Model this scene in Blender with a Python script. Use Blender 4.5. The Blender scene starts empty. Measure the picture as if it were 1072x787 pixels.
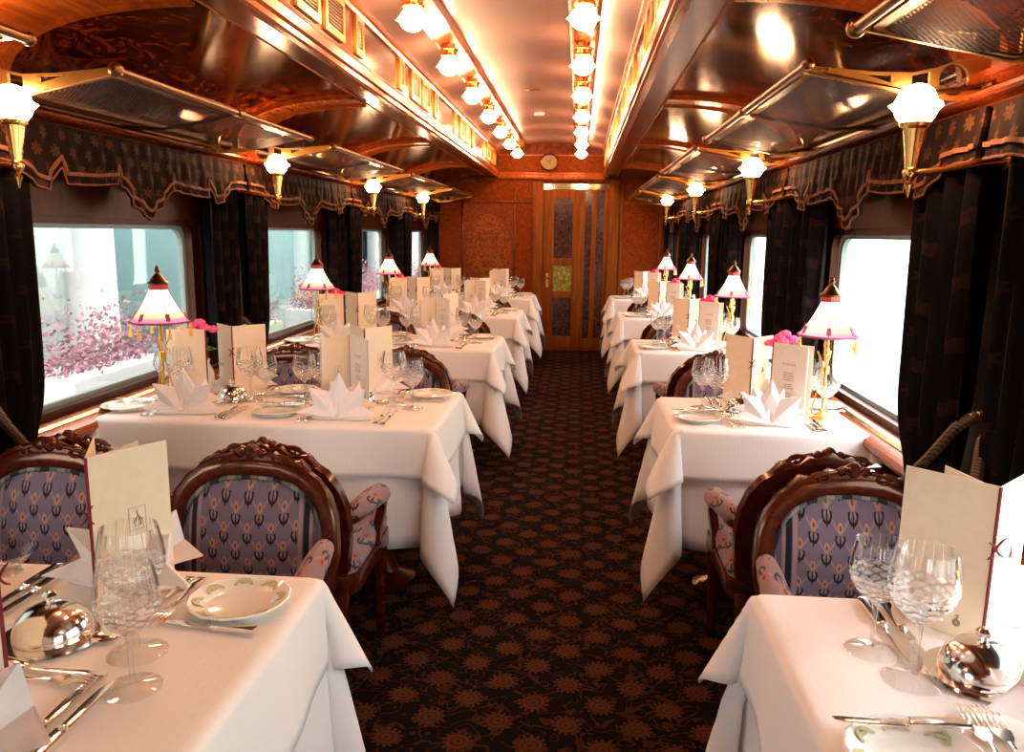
import bpy, bmesh, math, random
from mathutils import Vector, Matrix
random.seed(7)
PI = math.pi
sc = bpy.context.scene
COL = sc.collection
# ------------------------------------------------------------------ render look
sc.view_settings.view_transform = 'Standard'
sc.view_settings.look = 'None'
sc.view_settings.gamma = 1.0
sc.view_settings.exposure = 0.58
sc.view_settings.use_curve_mapping = False

# ------------------------------------------------------------------ mesh builder
class MB:
    def __init__(s):
        s.v = []; s.f = []; s.mi = []; s.cur = 0
    def mat(s, i): s.cur = i; return s
    def add(s, vs, fs):
        o = len(s.v); s.v += [tuple(p) for p in vs]
        for f in fs:
            s.f.append(tuple(i + o for i in f)); s.mi.append(s.cur)
        return s
    def box(s, x0, x1, y0, y1, z0, z1):
        v = [(x, y, z) for z in (z0, z1) for y in (y0, y1) for x in (x0, x1)]
        return s.add(v, [(0,2,3,1),(4,5,7,6),(0,1,5,4),(2,6,7,3),(0,4,6,2),(1,3,7,5)])
    def obox(s, c, ax, ay, az):
        c, ax, ay, az = map(Vector, (c, ax, ay, az))
        v = [c + ax*i + ay*j + az*k for k in (-1,1) for j in (-1,1) for i in (-1,1)]
        return s.add(v, [(0,2,3,1),(4,5,7,6),(0,1,5,4),(2,6,7,3),(0,4,6,2),(1,3,7,5)])
    def lathe(s, prof, n=24, c=(0,0,0), mod=None, axis='z'):
        vs = []; fs = []
        for j, (r, z) in enumerate(prof):
            for i in range(n):
                a = 2*PI*i/n
                rr = r if mod is None else r*mod(a, j/(len(prof)-1.0))
                x, y = rr*math.cos(a), rr*math.sin(a)
                p = (x, y, z) if axis == 'z' else ((z, x, y) if axis == 'x' else (x, z, y))
                vs.append((p[0]+c[0], p[1]+c[1], p[2]+c[2]))
        for j in range(len(prof)-1):
            for i in range(n):
                k = (i+1) % n
                fs.append((j*n+i, j*n+k, (j+1)*n+k, (j+1)*n+i))
        if prof[0][0] > 1e-5: fs.append(tuple(range(n))[::-1])
        if prof[-1][0] > 1e-5: fs.append(tuple((len(prof)-1)*n+i for i in range(n)))
        return s.add(vs, fs)
    def ball(s, c, r, n=12, m=8, sc=(1,1,1)):
        vs = []; fs = []
        for j in range(m+1):
            t = PI*j/m
            for i in range(n):
                a = 2*PI*i/n
                vs.append((c[0]+r*sc[0]*math.sin(t)*math.cos(a), c[1]+r*sc[1]*math.sin(t)*math.sin(a), c[2]-r*sc[2]*math.cos(t)))
        for j in range(m):
            for i in range(n):
                k = (i+1) % n
                fs.append((j*n+i, j*n+k, (j+1)*n+k, (j+1)*n+i))
        return s.add(vs, fs)
    def tube(s, pts, r, n=8, closed=False, sec=None, up=None):
        """sweep a round (or sec = list of (u, v)) section along pts"""
        P = [Vector(p) for p in pts]; N = len(P); vs = []; fs = []
        rr = r if isinstance(r, (list, tuple)) else [r]*N
        prev = None
        for i in range(N):
            if closed: t = (P[(i+1) % N] - P[i-1])
            else: t = P[min(i+1, N-1)] - P[max(i-1, 0)]
            t = t.normalized() if t.length > 1e-9 else Vector((0,0,1))
            if up is not None: a = Vector(up)
            elif prev is not None: a = prev
            else: a = Vector((0,0,1)) if abs(t.z) < .9 else Vector((1,0,0))
            u = (a - t*a.dot(t)); u = u.normalized() if u.length > 1e-6 else t.orthogonal().normalized()
            w = t.cross(u); prev = u
            if sec: vs += [P[i] + u*(q[0]*rr[i]) + w*(q[1]*rr[i]) for q in sec]
            else: vs += [P[i] + u*(math.cos(2*PI*k/n)*rr[i]) + w*(math.sin(2*PI*k/n)*rr[i]) for k in range(n)]
        m = len(sec) if sec else n
        for i in range(N if closed else N-1):
            j = (i+1) % N
            for k in range(m):
                l = (k+1) % m
                fs.append((i*m+k, i*m+l, j*m+l, j*m+k))
        if not closed:
            fs.append(tuple(range(m))[::-1]); fs.append(tuple((N-1)*m+k for k in range(m)))
        return s.add(vs, fs)
    def prism(s, outline, h0, h1, plane='xy'):
        def q(a, b, h): return (a,b,h) if plane == 'xy' else ((a,h,b) if plane == 'xz' else (h,a,b))
        n = len(outline)
        vs = [q(a,b,h0) for a,b in outline] + [q(a,b,h1) for a,b in outline]
        fs = [tuple(range(n))[::-1], tuple(range(n, 2*n))] + [(i, (i+1) % n, n+(i+1) % n, n+i) for i in range(n)]
        return s.add(vs, fs)
    def grid(s, fn, nu, nv, closed_u=False):
        vs = [fn(i/nu, j/nv) for j in range(nv+1) for i in range(nu + (0 if closed_u else 1))]
        w = nu if closed_u else nu+1; fs = []
        for j in range(nv):
            for i in range(nu):
                k = (i+1) % w
                fs.append((j*w+i, j*w+k, (j+1)*w+k, (j+1)*w+i))
        return s.add(vs, fs)
    def sheet(s, fn, nu, nv, off):
        """grid with thickness; off(p) shifts to the other side"""
        a = [Vector(fn(i/nu, j/nv)) for j in range(nv+1) for i in range(nu+1)]
        w = nu+1; n = len(a); fs = []
        for j in range(nv):
            for i in range(nu):
                q = (j*w+i, j*w+i+1, (j+1)*w+i+1, (j+1)*w+i)
                fs.append(q); fs.append(tuple(n+x for x in q[::-1]))
        rim = [j for j in range(w)] + [j*w+nu for j in range(1, nv+1)] + [nv*w+i for i in range(nu-1, -1, -1)] + [j*w for j in range(nv-1, 0, -1)]
        for i in range(len(rim)):
            p, q = rim[i], rim[(i+1) % len(rim)]
            fs.append((q, p, n+p, n+q))
        return s.add(a + [p + Vector(off) for p in a], fs)

def link(o, parent=None):
    COL.objects.link(o)
    if parent is not None: o.parent = parent
    return o
def mkmesh(name, mb, mats, bevel=0, smooth=True, angle=35, recalc=True):
    me = bpy.data.meshes.new(name)
    me.from_pydata(mb.v, [], mb.f)
    for m in (mats if isinstance(mats, (list, tuple)) else [mats]): me.materials.append(m)
    me.polygons.foreach_set('material_index', mb.mi)
    bm = bmesh.new(); bm.from_mesh(me)
    if recalc: bmesh.ops.recalc_face_normals(bm, faces=bm.faces)
    if bevel:
        es = [e for e in bm.edges if len(e.link_faces) == 2 and e.calc_face_angle(0) > .6]
        bmesh.ops.bevel(bm, geom=es, offset=bevel, segments=2, affect='EDGES', profile=.6, clamp_overlap=True)
    bm.to_mesh(me); bm.free()
    if smooth:
        me.polygons.foreach_set('use_smooth', [True]*len(me.polygons))
        try: me.set_sharp_from_angle(angle=math.radians(angle))
        except Exception: pass
    return me
def obj(name, mb, mats, parent=None, loc=(0,0,0), rz=0, **k):
    o = bpy.data.objects.new(name, mkmesh(name, mb, mats, **k))
    o.location = loc; o.rotation_euler = (0,0,rz)
    return link(o, parent)
def plate(outlines, depth, name='plate'):
    """flat plate with holes (first outline outer), in local XZ plane, thickness along Y -> MB"""
    cu = bpy.data.curves.new(name, 'CURVE'); cu.dimensions = '2D'; cu.fill_mode = 'BOTH'; cu.extrude = depth/2
    for ol in outlines:
        sp = cu.splines.new('POLY'); sp.points.add(len(ol)-1); sp.use_cyclic_u = True
        for p, (x, y) in zip(sp.points, ol): p.co = (x, y, 0, 1)
    o = bpy.data.objects.new(name, cu); COL.objects.link(o)
    me = bpy.data.meshes.new_from_object(o.evaluated_get(bpy.context.evaluated_depsgraph_get()))
    mb = MB(); mb.add([(v.co.x, v.co.z, v.co.y) for v in me.vertices], [tuple(p.vertices) for p in me.polygons])
    bpy.data.objects.remove(o); bpy.data.curves.remove(cu); bpy.data.meshes.remove(me)
    return mb
def tag(o, label, cat, group=None):
    o['label'] = label; o['category'] = cat
    if group: o['group'] = group
    return o
def empty(name, loc=(0,0,0), rz=0):
    o = bpy.data.objects.new(name, None); o.empty_display_size = .05
    o.location = loc; o.rotation_euler = (0,0,rz)
    return link(o)
def struct(name, mb, m, parent=None, **k):
    o = obj(name, mb, m, parent, **k); o['kind'] = 'structure'
    return o
def dup(root):
    r = root.copy(); COL.objects.link(r)
    for c in list(root.children):
        d = c.copy(); COL.objects.link(d); d.parent = r
        for g in list(c.children):
            e = g.copy(); COL.objects.link(e); e.parent = d
    return r
class Proto:
    """first use hands out the thing itself, later uses copies of it and its parts"""
    def __init__(s, root): s.root = root; s.used = False
    def put(s, loc, rz=0, label=None, cat=None, group=None):
        o = dup(s.root) if s.used else s.root
        s.used = True
        o.location = loc; o.rotation_euler = (0,0,rz)
        tag(o, label, cat, group)
        return o

# ------------------------------------------------------------------ materials
class E:
    """tiny expression helper over Math nodes"""
    def __init__(s, nt, sock): s.nt = nt; s.k = sock
    def op(s, o, b=None, c=None):
        n = s.nt.nodes.new('ShaderNodeMath'); n.operation = o
        for i, q in enumerate((s, b, c)):
            if q is None: continue
            if isinstance(q, E): s.nt.links.new(q.k, n.inputs[i])
            else: n.inputs[i].default_value = q
        return E(s.nt, n.outputs[0])
    def __add__(s, b): return s.op('ADD', b)
    def __radd__(s, b): return s.op('ADD', b)
    def __sub__(s, b): return s.op('SUBTRACT', b)
    def __mul__(s, b): return s.op('MULTIPLY', b)
    def __rmul__(s, b): return s.op('MULTIPLY', b)
    def __truediv__(s, b): return s.op('DIVIDE', b)
    def lt(s, b): return s.op('LESS_THAN', b)
    def gt(s, b): return s.op('GREATER_THAN', b)
    def abs(s): return s.op('ABSOLUTE')
    def fract(s): return s.op('FRACT')
    def floor(s): return s.op('FLOOR')
    def sin(s): return s.op('SINE')
    def cos(s): return s.op('COSINE')
    def sqrt(s): return s.op('SQRT')
    def max(s, b): return s.op('MAXIMUM', b)
    def min(s, b): return s.op('MINIMUM', b)
    def atan2(s, b): return s.op('ARCTAN2', b)
    def mod(s, b): return s.op('FLOORED_MODULO', b)
class Mat:
    def __init__(s, name):
        s.m = bpy.data.materials.new(name); s.m.use_nodes = True
        s.nt = s.m.node_tree; s.nt.nodes.clear()
        s.out = s.nt.nodes.new('ShaderNodeOutputMaterial')
    def n(s, t, **k):
        q = s.nt.nodes.new(t)
        for a, b in k.items(): setattr(q, a, b)
        return q
    def l(s, a, b): s.nt.links.new(a.k if isinstance(a, E) else a, b)
    def bsdf(s, color=None, rough=.5, metal=0, spec=.5, coat=0, sheen=0, emit=None, estr=0, alpha=None):
        b = s.n('ShaderNodeBsdfPrincipled'); s.b = b
        if color is not None: b.inputs['Base Color'].default_value = (*color, 1)
        b.inputs['Roughness'].default_value = rough; b.inputs['Metallic'].default_value = metal
        b.inputs['Specular IOR Level'].default_value = spec; b.inputs['Coat Weight'].default_value = coat
        b.inputs['Coat Roughness'].default_value = .1; b.inputs['Sheen Weight'].default_value = sheen
        if emit: b.inputs['Emission Color'].default_value = (*emit, 1); b.inputs['Emission Strength'].default_value = estr
        s.l(b.outputs[0], s.out.inputs[0]); return b
    def coords(s, scale=(1,1,1), kind='Object', loc=(0,0,0), rot=(0,0,0)):
        t = s.n('ShaderNodeTexCoord'); m = s.n('ShaderNodeMapping')
        m.inputs['Scale'].default_value = scale; m.inputs['Location'].default_value = loc; m.inputs['Rotation'].default_value = rot
        s.l(t.outputs[kind], m.inputs[0]); return m.outputs[0]
    def xyz(s, vec=None):
        q = s.n('ShaderNodeSeparateXYZ'); s.l(vec if vec is not None else s.coords(), q.inputs[0])
        return [E(s.nt, o) for o in q.outputs]
    def noise(s, vec, scale=5, detail=4, rough=.55, dist=0):
        q = s.n('ShaderNodeTexNoise'); q.inputs['Scale'].default_value = scale; q.inputs['Detail'].default_value = detail
        q.inputs['Roughness'].default_value = rough; q.inputs['Distortion'].default_value = dist
        if vec is not None: s.l(vec, q.inputs['Vector'])
        return E(s.nt, q.outputs['Fac'])
    def ramp(s, fac, stops):
        r = s.n('ShaderNodeValToRGB'); cr = r.color_ramp
        while len(cr.elements) < len(stops): cr.elements.new(.5)
        for e, (p, c) in zip(cr.elements, stops): e.position = p; e.color = (*c, 1)
        s.l(fac, r.inputs[0]); return r.outputs[0]
    def mix(s, fac, a, b):
        q = s.n('ShaderNodeMix', data_type='RGBA')
        for v, i in ((a, 6), (b, 7)):
            if isinstance(v, tuple): q.inputs[i].default_value = (*v, 1)
            else: s.l(v, q.inputs[i])
        if isinstance(fac, (int, float)): q.inputs[0].default_value = fac
        else: s.l(fac, q.inputs[0])
        return q.outputs[2]
    def bump(s, h, strength=.3, dist=.005):
        q = s.n('ShaderNodeBump'); q.inputs['Strength'].default_value = strength; q.inputs['Distance'].default_value = dist
        s.l(h, q.inputs['Height']); s.l(q.outputs[0], s.b.inputs['Normal'])

def plain(name, c, rough=.5, metal=0, **k):
    m = Mat(name); m.bsdf(c, rough, metal, **k)
    if not k.get('noise') :
        v = m.noise(m.coords((1,1,1)), 60, 2)
        m.l(m.mix(v, tuple(x*.93 for x in c), tuple(min(1, x*1.05) for x in c)), m.b.inputs['Base Color'])
    return m.m
def wood(name, stops, scale=(6,1,6), ns=3, dist=1.5, rough=.22, coat=.6, spec=.5):
    m = Mat(name); m.bsdf(rough=rough, coat=coat*.35, spec=spec); m.b.inputs['Specular Tint'].default_value = (1,.55,.32,1)
    m.b.inputs['Coat Tint'].default_value = (1,.85,.75,1)
    v = m.noise(m.coords(scale), ns, 6, .6, dist)
    m.l(m.ramp(v, stops), m.b.inputs['Base Color'])
    return m.m
M = {}
M['mahogany'] = wood('mahogany', [(.3,(.050,.007,.001)),(.55,(.12,.018,.003)),(.75,(.22,.040,.006))], (5,.8,5), 4, .8, .2, .0, .4)
M['trim'] = wood('honey_mahogany', [(.3,(.22,.040,.005)),(.55,(.36,.080,.010)),(.75,(.50,.13,.018))], (9,.7,9), 4, .5, .25, .3)
M['doorwood'] = wood('door_mahogany', [(.3,(.13,.030,.004)),(.55,(.22,.060,.008)),(.75,(.30,.090,.014))], (9,9,.7), 4, .5, .35, .0, .2)
M['burl'] = wood('burl_veneer', [(.34,(.005,.0007,.0003)),(.5,(.065,.007,.001)),(.68,(.26,.036,.005))], (3,1.6,3), 3.2, 3.2, .11, .0, .24)
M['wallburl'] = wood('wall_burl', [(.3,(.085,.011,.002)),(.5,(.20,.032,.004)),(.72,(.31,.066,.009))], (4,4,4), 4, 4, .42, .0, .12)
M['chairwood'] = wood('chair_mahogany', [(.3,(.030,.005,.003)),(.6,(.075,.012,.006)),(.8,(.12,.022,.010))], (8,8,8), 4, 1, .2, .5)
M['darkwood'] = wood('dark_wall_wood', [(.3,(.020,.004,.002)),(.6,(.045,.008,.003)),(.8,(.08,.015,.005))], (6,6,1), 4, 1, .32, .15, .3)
M['brass'] = plain('brass', (.86,.52,.16), .24, 1)
M['gilt'] = plain('gilt_bracket', (.95,.60,.18), .32, 1)
M['antique'] = plain('antique_brass', (.26,.12,.04), .28, 1)
M['silver'] = plain('silver', (.88,.84,.80), .14, 1)
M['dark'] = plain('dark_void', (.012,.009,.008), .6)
M['cord'] = plain('burgundy_cord', (.20,.006,.02), .7)
M['porcelain'] = plain('porcelain', (.86,.85,.80), .18, coat=.4)
M['frame_paint'] = plain('window_frame_paint', (.24,.31,.28), .35)
M['ornament'] = plain('ornament_gold', (.75,.35,.08), .35, 1)

# cream ceiling
m = Mat('cream_ceiling'); m.bsdf((.34,.19,.15), .34, coat=.12)
M['cream'] = m.m
# carpet: staggered chrysanthemums with scrolling stems
m = Mat('floral_carpet'); m.bsdf(rough=.95, spec=.1)
vec = m.coords(); X, Y, Z = m.xyz(vec)
def flower(X, Y, ox, oy, w, h):
    lx = ((X+ox)/w).fract()*w - w/2; ly = ((Y+oy)/h).fract()*h - h/2
    r = (lx*lx + ly*ly).sqrt(); th = lx.atan2(ly)
    pet = (th*14).cos()*.006 + .040
    body = r.lt(pet)
    ring = ((r*420).sin()).gt(.55)
    return body, ring, r
nz = m.noise(vec, 9, 3)
Xw = X + (nz - .5)*.02; Yw = Y + (nz - .5)*.02
b1, g1, r1 = flower(Xw, Yw, 0, 0, .19, .20)
b2, g2, r2 = flower(Xw, Yw, .095, .10, .19, .20)
body = b1.max(b2); inner = (b1*g1).max(b2*g2)
vn = m.noise(m.coords((1,1,1)), 15, 1.5, .4, 1.2)
scroll = (vn - .5).abs().lt(.028)
vn2 = m.noise(m.coords((1,1,1), loc=(3,7,0)), 24, 1, .4, .6)
leaf = vn2.gt(.665)
c0 = m.mix((scroll.max(leaf)), (.005,.0023,.0020), (.044,.016,.007))
c1 = m.mix(body, c0, (.080,.026,.011))
c2 = m.mix(inner*.6, c1, (.030,.007,.003))
m.l(c2, m.b.inputs['Base Color']); m.bump(m.noise(vec, 260, 2), .5, .004)
M['carpet'] = m.m
# white damask linen
def linen(name, c):
    m = Mat(name); m.bsdf(c, .75, spec=.2, sheen=.15)
    X, Y, Z = m.xyz(m.coords())
    st = ((X*420).sin()*.5 + (Y*420).sin()*.25)
    m.bump(st + m.noise(m.coords(), 900, 2)*.5, .10, .001)
    return m.m
M['linen'] = linen('white_linen', (.86,.83,.81))
M['napkin'] = linen('napkin_linen', (.86,.82,.82))
# chair upholstery: lozenge lattice with tulips, striped borders
def upholstery(name, base, pale, leafc, flow, border=True):
    m = Mat(name); m.bsdf(rough=.85, spec=.15, sheen=.2)
    X, Y, Z = m.xyz(m.coords()); U = X; V = Y*.6 + Z
    w, h = .062, .086
    d1 = ((U/w + V/h).fract() - .5).abs().gt(.455); d2 = ((U/w - V/h).fract() - .5).abs().gt(.455)
    lat = d1.max(d2)
    col = m.mix(lat*.75, base, pale)
    def tulip(ox, oy, col):
        lx = ((U+ox)/w).fract()*w - w/2; ly = ((V+oy)/h).fract()*h - h/2
        fl = ((lx/.0068)*(lx/.0068) + ((ly-.013)/.0115)*((ly-.013)/.0115))
        lf = ((lx/.0125)*(lx/.0125) + ((ly+.008)/.0175)*((ly+.008)/.0175))
        leaves = lf.lt(1.0)*lf.gt(.38)*ly.lt(-.001)
        stem = lx.abs().lt(.0016)*ly.lt(.0)*ly.gt(-.03)
        eye = fl.lt(.2)
        c = m.mix(leaves.max(stem), col, leafc)
        c = m.mix(fl.lt(1.0), c, flow)
        return m.mix(eye, c, tuple(x*.35 for x in flow))
    col = tulip(0, 0, col); col = tulip(w/2, h/2, col)
    if border:
        ax = U.abs()
        s1 = ax.gt(.128); st = (((ax-.128)*260).sin()).gt(.2)
        bc = m.mix(st, tuple(x*.75 for x in base), pale)
        dark = ax.gt(.142)*ax.lt(.156)
        bc = m.mix(dark, bc, leafc)
        col = m.mix(s1, col, bc)
    m.l(col, m.b.inputs['Base Color']); m.bump(m.noise(m.coords(), 500, 2), .2, .002)
    return m.m
M['uph'] = upholstery('tulip_upholstery', (.165,.125,.165), (.30,.20,.21), (.014,.010,.017), (.42,.20,.13))
M['arm'] = upholstery('tulip_arm_fabric', (.27,.17,.18), (.36,.22,.21), (.020,.013,.022), (.40,.12,.07), False)
m = Mat('striped_back_fabric'); m.bsdf(rough=.85, spec=.15)
X, Y, Z = m.xyz(m.coords()); s = (X*150).sin(); s2 = (X*75+.6).sin()
m.l(m.mix(s2.gt(.6), m.mix(s.gt(.1), (.11,.13,.12), (.26,.25,.21)), (.02,.022,.022)), m.b.inputs['Base Color'])
M['stripe'] = m.m
# curtain and valance velvet with scattered flower heads
def velvet(name, base, mot, cell=(.11,.10), r=.022, axis=1, amount=1.0, fine=True):
    m = Mat(name); m.bsdf(rough=.85, spec=.1, sheen=.0)
    X, Y, Z = m.xyz(m.coords()); U = Y; V = Z
    def mt(ox, oy):
        lx = ((U+ox)/cell[0]).fract()*cell[0] - cell[0]/2; ly = ((V+oy)/cell[1]).fract()*cell[1] - cell[1]/2
        rr = (lx*lx + ly*ly).sqrt(); th = lx.atan2(ly)
        return rr.lt((th*7).cos()*(r*.25) + r)
    k = mt(0,0).max(mt(cell[0]/2, cell[1]/2))
    nz = m.noise(m.coords(), 90, 3)
    col = m.mix(k*nz*(1.3*amount), base, mot)
    m.l(col, m.b.inputs['Base Color']); m.bump(nz, .3, .004)
    return m.m
M['curtain'] = velvet('dark_curtain_velvet', (.0045,.0032,.0040), (.040,.013,.009), (.13,.16), .020, amount=.7)
M['valance'] = velvet('valance_brocade', (.014,.0055,.003), (.095,.034,.011), (.085,.10), .017)
M['ribbon'] = plain('orange_ribbon', (.19,.060,.020), .8)
m = Mat('twisted_rope'); m.bsdf(rough=.6)
X, Y, Z = m.xyz(m.coords())
m.l(m.mix(((Y*1.0 + Z*1.4 + X)*420).sin().gt(.0), (.035,.013,.006), (.13,.065,.022)), m.b.inputs['Base Color']); M['rope'] = m.m
# thin clear glass
def glass(name, tint=(.98,.98,.98), rough=.02, cut=False, ior=1.5, base=.0, power=5.0):
    m = Mat(name)
    t = m.n('ShaderNodeBsdfTransparent'); t.inputs[0].default_value = (*tint, 1)
    g = m.n('ShaderNodeBsdfGlossy'); g.inputs['Roughness'].default_value = rough
    fr = m.n('ShaderNodeLayerWeight')
    f = E(m.nt, fr.outputs['Facing']).op('POWER', power)*.92 + ((ior-1)/(ior+1))**2
    if cut:
        X, Y, Z = m.xyz(m.coords()); th = X.atan2(Y)
        flutes = (th*10).sin(); dia = ((th*5 + Z*260).sin()*(th*5 - Z*260).sin())
        lower = Z.lt(.150)*Z.gt(.09); up = Z.gt(.150)
        h = dia*lower + flutes*up*.5
        q = m.n('ShaderNodeBump'); q.inputs['Strength'].default_value = .9; q.inputs['Distance'].default_value = .004
        m.l(h, q.inputs['Height']); m.l(q.outputs[0], g.inputs['Normal']); m.l(q.outputs[0], fr.inputs['Normal'])
        f = f + lower*.06 + base; cutmask = (dia.abs().gt(.45))*lower*.32 + (flutes.abs().lt(.12))*up*.20
    elif base: f = f + base
    mx = m.n('ShaderNodeMixShader'); m.l(f.min(1.0), mx.inputs[0]); m.l(t.outputs[0], mx.inputs[1]); m.l(g.outputs[0], mx.inputs[2])
    if cut:                                    # ground facets scatter light
        df = m.n('ShaderNodeBsdfTranslucent'); df.inputs[0].default_value = (.9,.9,.9,1); dg = m.n('ShaderNodeBsdfDiffuse'); dg.inputs[0].default_value = (.95,.95,.95,1)
        ds = m.n('ShaderNodeMixShader'); m.l(df.outputs[0], ds.inputs[1]); m.l(dg.outputs[0], ds.inputs[2])
        m2 = m.n('ShaderNodeMixShader'); m.l(cutmask, m2.inputs[0]); m.l(mx.outputs[0], m2.inputs[1]); m.l(ds.outputs[0], m2.inputs[2]); mx = m2
    m.l(mx.outputs[0], m.out.inputs[0])
    return m.m
M['pane'] = glass('window_pane_glass', (.97,.99,.98), .0)
M['crystal'] = glass('cut_crystal', (.99,.99,.99), .04, True, 1.46, .0, 3.6)
M['stem'] = glass('stem_crystal', (.97,.97,.97), .05, False, 1.5, .10, 2.0)
M['clear'] = glass('clear_crystal', (.995,.995,.995), .03, False, 1.48, .0, 3.2)
m = Mat('etched_door_glass'); m.bsdf(rough=.12, coat=.5)
v = m.noise(m.coords((9,9,9)), 2, 5, .6, 2); m.l(m.ramp(v, [(.35,(.02,.010,.010)),(.55,(.07,.03,.03)),(.7,(.14,.08,.07))]), m.b.inputs['Base Color']); M['etched'] = m.m
m = Mat('daylight_painted_door_glass'); m.bsdf(rough=.1, coat=.5)
v = m.noise(m.coords((9,9,9)), 2, 5, .6, 2); m.l(m.ramp(v, [(.3,(.10,.085,.012)),(.55,(.27,.24,.04)),(.7,(.50,.46,.14))]), m.b.inputs['Base Color']); M['daylight_olive'] = m.m  # yellow-green daylight from beyond the door is put into the pane colour
M['mirror'] = plain('mirror_glass', (.9,.8,.62), .06, 1)
# lamp glass
def lampglass(name, col, s):
    m = Mat(name); e = m.n('ShaderNodeEmission'); e.inputs[0].default_value = (*col, 1); e.inputs[1].default_value = s
    m.l(e.outputs[0], m.out.inputs[0]); return m.m
GL = 1.0
M['globe'] = lampglass('lit_opal_globe', (1, .55, .295), 56*GL)
M['sconceglobe'] = lampglass('lit_opal_sconce_globe', (1, .55, .295), 70*GL)
m = Mat('lit_silk_shade'); e = m.n('ShaderNodeEmission'); X, Y, Z = m.xyz(m.coords())
t = (Z - .315)/.125
m.l(m.ramp(t, [(.0,(.22,.03,.12)),(.12,(.36,.07,.17)),(.22,(.95,.36,.10)),(.42,(1,.72,.42)),(1,(1,.84,.66))]), e.inputs[0]); e.inputs[1].default_value = 1.7
df = m.n('ShaderNodeBsdfTranslucent'); ad = m.n('ShaderNodeAddShader'); df.inputs[0].default_value = (.5,.4,.35,1)
m.l(e.outputs[0], ad.inputs[0]); m.l(df.outputs[0], ad.inputs[1]); m.l(ad.outputs[0], m.out.inputs[0]); M['shade'] = m.m
M['shadetrim'] = plain('magenta_trim', (.36,.05,.16), .7)
M['tassel'] = plain('gold_tassel', (.80,.50,.14), .6)
# paper
M['paper'] = plain('cream_card', (.86,.74,.56), .7)
M['page'] = plain('white_page', (.86,.82,.76), .7)
M['ink'] = plain('brown_ink', (.16,.10,.09), .8)
M['petal'] = plain('pink_petal', (.80,.02,.12), .6)
M['petalpink'] = plain('rose_petal', (.85,.12,.35), .6)
M['green'] = plain('leaf_green', (.05,.14,.03), .6)
m = Mat('luggage_net'); m.bsdf((.030,.012,.005), .5, .2)
X, Y, Z = m.xyz(m.coords()); a = ((X + Y)*66).fract(); b = ((X - Y)*66).fract()
hole = (a.gt(.24))*(b.gt(.24))
tr = m.n('ShaderNodeBsdfTransparent'); mx = m.n('ShaderNodeMixShader'); m.l(hole, mx.inputs[0]); m.l(m.b.outputs[0], mx.inputs[1]); m.l(tr.outputs[0], mx.inputs[2]); m.l(mx.outputs[0], m.out.inputs[0]); M['net'] = m.m
# bulkhead marquetry: mirrored scrollwork inside an oval
m = Mat('marquetry_panel'); m.bsdf(rough=.42, spec=.12)
vec = m.coords(); X, Y, Z = m.xyz(vec)
ax = X.abs(); cmb = m.n('ShaderNodeCombineXYZ'); m.l(ax, cmb.inputs[0]); m.l(Z, cmb.inputs[2])
sn = m.noise(cmb.outputs[0], 11, 2.5, .5, 1.6); base = m.ramp(m.noise(m.coords((4,4,4)), 4, 6, .6, 4), [(.3,(.09,.012,.002)),(.5,(.21,.035,.004)),(.72,(.31,.070,.009))])
mask = ((X/.25)*(X/.25) + (Z/.36)*(Z/.36)).lt(1.0)
scr = (((sn*26).sin()).gt(.25))*mask
m.l(m.mix(scr*.5, base, (.36,.12,.02)), m.b.inputs['Base Color']); M['marquetry'] = m.m

# ------------------------------------------------------------------ dimensions (metres)
XL, XR = -1.70, 1.03            # side walls
YF, YB = -1.6, 9.2              # wall behind the camera, bulkhead
CX = -.345                      # middle of the clerestory
BAY = 1.8
WINY = [2.87 + BAY*k for k in range(-2, 4)]
TZ = .685                       # table top height
SOF = 1.945                     # soffit height
CLX = .595                      # half width of the clerestory
CEZ = 2.22

# ------------------------------------------------------------------ room shell
struct('floor', MB().box(XL-.1, XR+.1, YF, YB+1.3, -.05, 0), M['carpet'])
def sidewall(name, x, s):
    mb = MB(); a, b = sorted((x, x + s*.09))
    WH = .66; W0, W1 = .70, 1.36
    mb.box(a, b, YF, YB, 0, W0); mb.box(a, b, YF, YB, W1, 1.80)
    ys = [YF] + [q for y in WINY for q in (y-WH, y+WH)] + [YB]
    for i in range(0, len(ys), 2): mb.box(a, b, ys[i], ys[i+1], W0, W1)
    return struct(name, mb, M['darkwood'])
sidewall('wall_left', XL, -1); sidewall('wall_right', XR, 1)
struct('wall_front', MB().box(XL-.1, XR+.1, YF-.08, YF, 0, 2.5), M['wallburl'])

# windows: painted metal frame with rounded inner corners, pane inside
def rrect(hw, hh, r, n=6):
    pts = []
    for cx, cy, a0 in ((hw-r, hh-r, 0), (-hw+r, hh-r, PI/2), (-hw+r, -hh+r, PI), (hw-r, -hh+r, 3*PI/2)):
        for i in range(n+1):
            a = a0 + PI/2*i/n; pts.append((cx + r*math.cos(a), cy + r*math.sin(a)))
    return pts
wi = 0
for x, s in ((XL, -1), (XR, 1)):
    for y in WINY:
        wi += 1
        p = plate([rrect(.66, .33, .004, 2), rrect(.605, .305, .06)], .03)
        p2 = plate([rrect(.61, .31, .06, 4), rrect(.585, .290, .07)], .02)
        fr = MB(); fr.mat(1); fr.add([(b + s*.03, a, z) for a, b, z in p.v], p.f); fr.mat(0); fr.add([(b + s*.06, a, z) for a, b, z in p2.v], p2.f)
        o = struct('window_%d' % wi, fr, [M['frame_paint'], M['darkwood']], loc=(x, y, 1.03), bevel=0)
        pn = MB().box(s*.062, s*.066, -.60, .60, -.30, .30)
        q = obj('pane', pn, M['pane'], o)

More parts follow.
